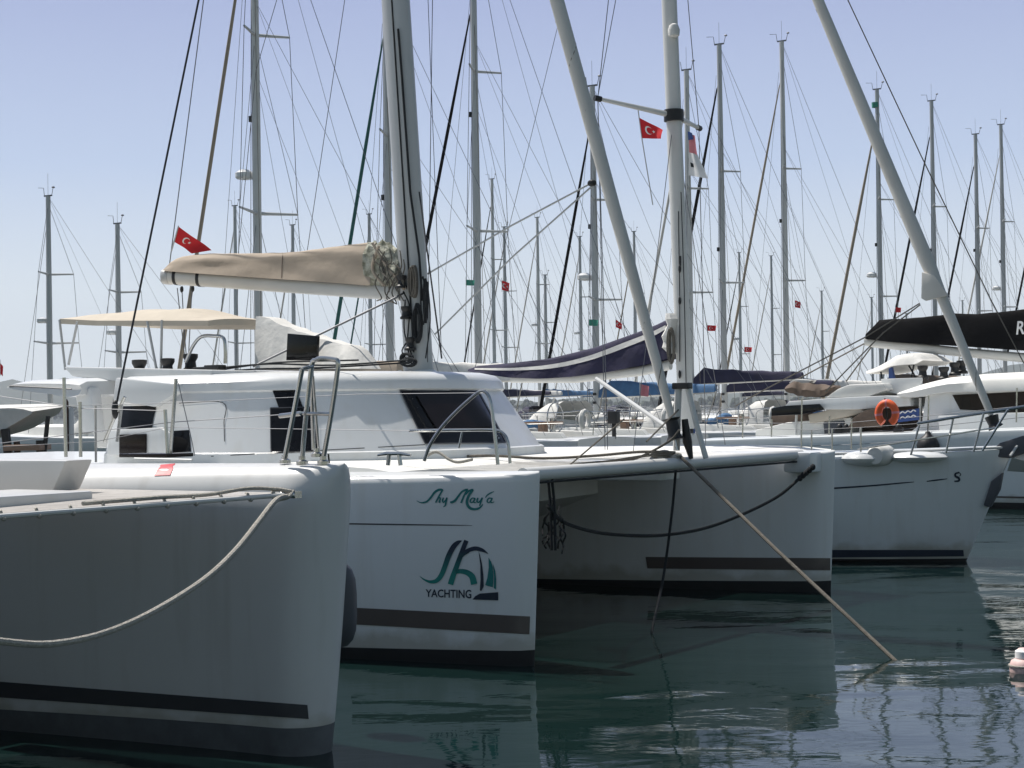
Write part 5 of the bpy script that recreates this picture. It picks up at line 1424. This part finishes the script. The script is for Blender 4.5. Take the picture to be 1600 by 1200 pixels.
sflag(0, 566, 28, 5, 18, 'red', 'dark red flag cut by the left edge of the picture', False, .4)

# ---- left background: roofed launch and gangway posts
La = Boat(P(60, 705, 38), F2, AT)
tl_ = thing('motor_launch', La.O, 'small wooden launch with white canopy and pale bench at the far left', 'motor boat')
LO = lambda x, y: P(x, y, 37)
mb = MB(); rings = []
for i in range(9):
    x = -60 + 110 * i / 8; yt = itp([(-60, 640), (20, 638), (46, 640), (50, 643)], x); yb = itp([(-60, 690), (5, 672), (50, 646)], x)
    a = LO(x, yt); b_ = LO(x, yb); rings.append([b_, a, a + V((0.2, 1.8, 0.1)), b_ + V((0, 2.2, 0))])
mb.loft(rings).build('canopy', M['whc'], tl_, smooth=30)
for l, mt, r in (([(8, 670), (14, 720)], 'black', .10), ([(75, 650), (68, 720)], 'black', .05), ([(26, 690), (28, 720)], 'dwood', .07), ([(63, 688), (64, 720)], 'black', .10), ([(5, 680), (28, 725)], 'aluw', .03)):
    MB().tube([LO(x, y) for x, y in l], r, 8).build('post', M[mt], tl_)
mb = MB(); c = LO(43, 699); mb.box(c, V((.38, 0, 0)), V((0, .5, 0)), V((0, 0, .06))); mb.box(c - V((0, 0, .25)), V((.34, 0, 0)), V((0, .05, 0)), V((0, 0, .09))); mb.build('bench', M['wood'], tl_, bevel=0.01)
mb = MB(); rings = []
for i in range(8):
    x = -3.2 + 6.2 * i / 7; c = LO(30, 700) + V((x, 0, 0)); c.z = 0; w_ = 1.0 * (1 - (max(0, i - 3) / 4.3) ** 2)
    rings.append([c + V((0, -w_, .9)), c + V((0, -w_ * .8, .1)), c + V((0, 0, -.3)), c + V((0, w_ * .8, .1)), c + V((0, w_, .9))])
mb.loft(rings).build('hull', M['dwood'], tl_, smooth=40)
g3 = 'thin posts standing behind the nearest hull'
for i, (x, yt, mt, lb) in enumerate(((104, 628, 'dwood', 'dark brown post just left of the hardtop support'), (112, 640, 'alu', 'grey post just left of the hardtop support'))):
    a = P(x, 715, 30); b_ = P(x, yt, 30)
    o = MB().rev(V((a.x, a.y, .6)), up, [(0.06, 0), (0.05, 0.1), (0.045, b_.z - .6), (0.02, b_.z - .55), (0, b_.z - .55)], 10).build('mooring_post', M[mt], None, loc=V((a.x, a.y, .6)))
    tag(o, lb, 'post', g3)

# far shore scrub
rnd = random.Random(3); mb = MB()
for i in range(900):
    px = rnd.uniform(-400, 2300); Y = rnd.uniform(1500, 1700); c = P(px, 640, Y); c.z = rnd.uniform(0, 5); s = rnd.uniform(2, 5)
    for k in range(5):
        q = c + V((rnd.uniform(-s, s), rnd.uniform(-s, s), rnd.uniform(0, s * 1.2)))
        mb.ball(q, V((s * .6, 0, 0)), V((0, s * .6, 0)), V((0, 0, s * .5)), 5, 4)
lm = mat('shore scrub leaves', (0.06, 0.08, 0.035), 0.9, var=.5, scale=.3)
o = mb.build('shore_scrub', lm, None, smooth=0, flipfix=False); o['kind'] = 'stuff'
tag(o, 'line of dark scrub along the far shore', 'vegetation')

# buoy cut by the right edge
bc = G(1603, 1050, 0)
by = MB(); by.rev(bc - up * .08, up, [(0, 0), (0.09, 0.0), (0.115, 0.03), (0.118, 0.13), (0.105, 0.165), (0.075, 0.18), (0.072, 0.235), (0.05, 0.255), (0, 0.26)], 24)
pk = mat('faded pink plastic', (0.70, 0.50, 0.47), 0.6, var=.2, scale=12)
o = by.build('mooring_buoy', pk, None, loc=bc, smooth=50); tag(o, 'faded pink and white mooring buoy floating at the right edge', 'buoy')
MB().rev(bc + up * .105, up, [(0.077, 0), (0.076, 0.05), (0.05, 0.068), (0.0, 0.073)], 20).build('cap', M['wht'], o)
MB().tube([bc + up * .05 + V((math.cos(k * .5236) * .121, math.sin(k * .5236) * .121, 0)) for k in range(13)], 0.008, 6).build('rope_ring', M['ropew'], o)

# ---------------------------------------------------------------- summer haze over the harbour and bay
hz = bpy.data.materials.new('haze'); hz.use_nodes = True
nt = hz.node_tree; nt.nodes.clear()
out = nt.nodes.new('ShaderNodeOutputMaterial'); pv = nt.nodes.new('ShaderNodeVolumePrincipled')
pv.inputs['Color'].default_value = (0.82, 0.89, 0.99, 1); pv.inputs['Density'].default_value = 0.00019; pv.inputs['Anisotropy'].default_value = 0.2
nt.links.new(pv.outputs[0], out.inputs['Volume'])
mb = MB(); mb.box((0, 1600, 98), (3400, 0, 0), (0, 1900, 0), (0, 0, 100))
o = mb.build('haze', hz, None, smooth=0); o['kind'] = 'stuff'; tag(o, 'pale summer haze over the bay', 'haze')
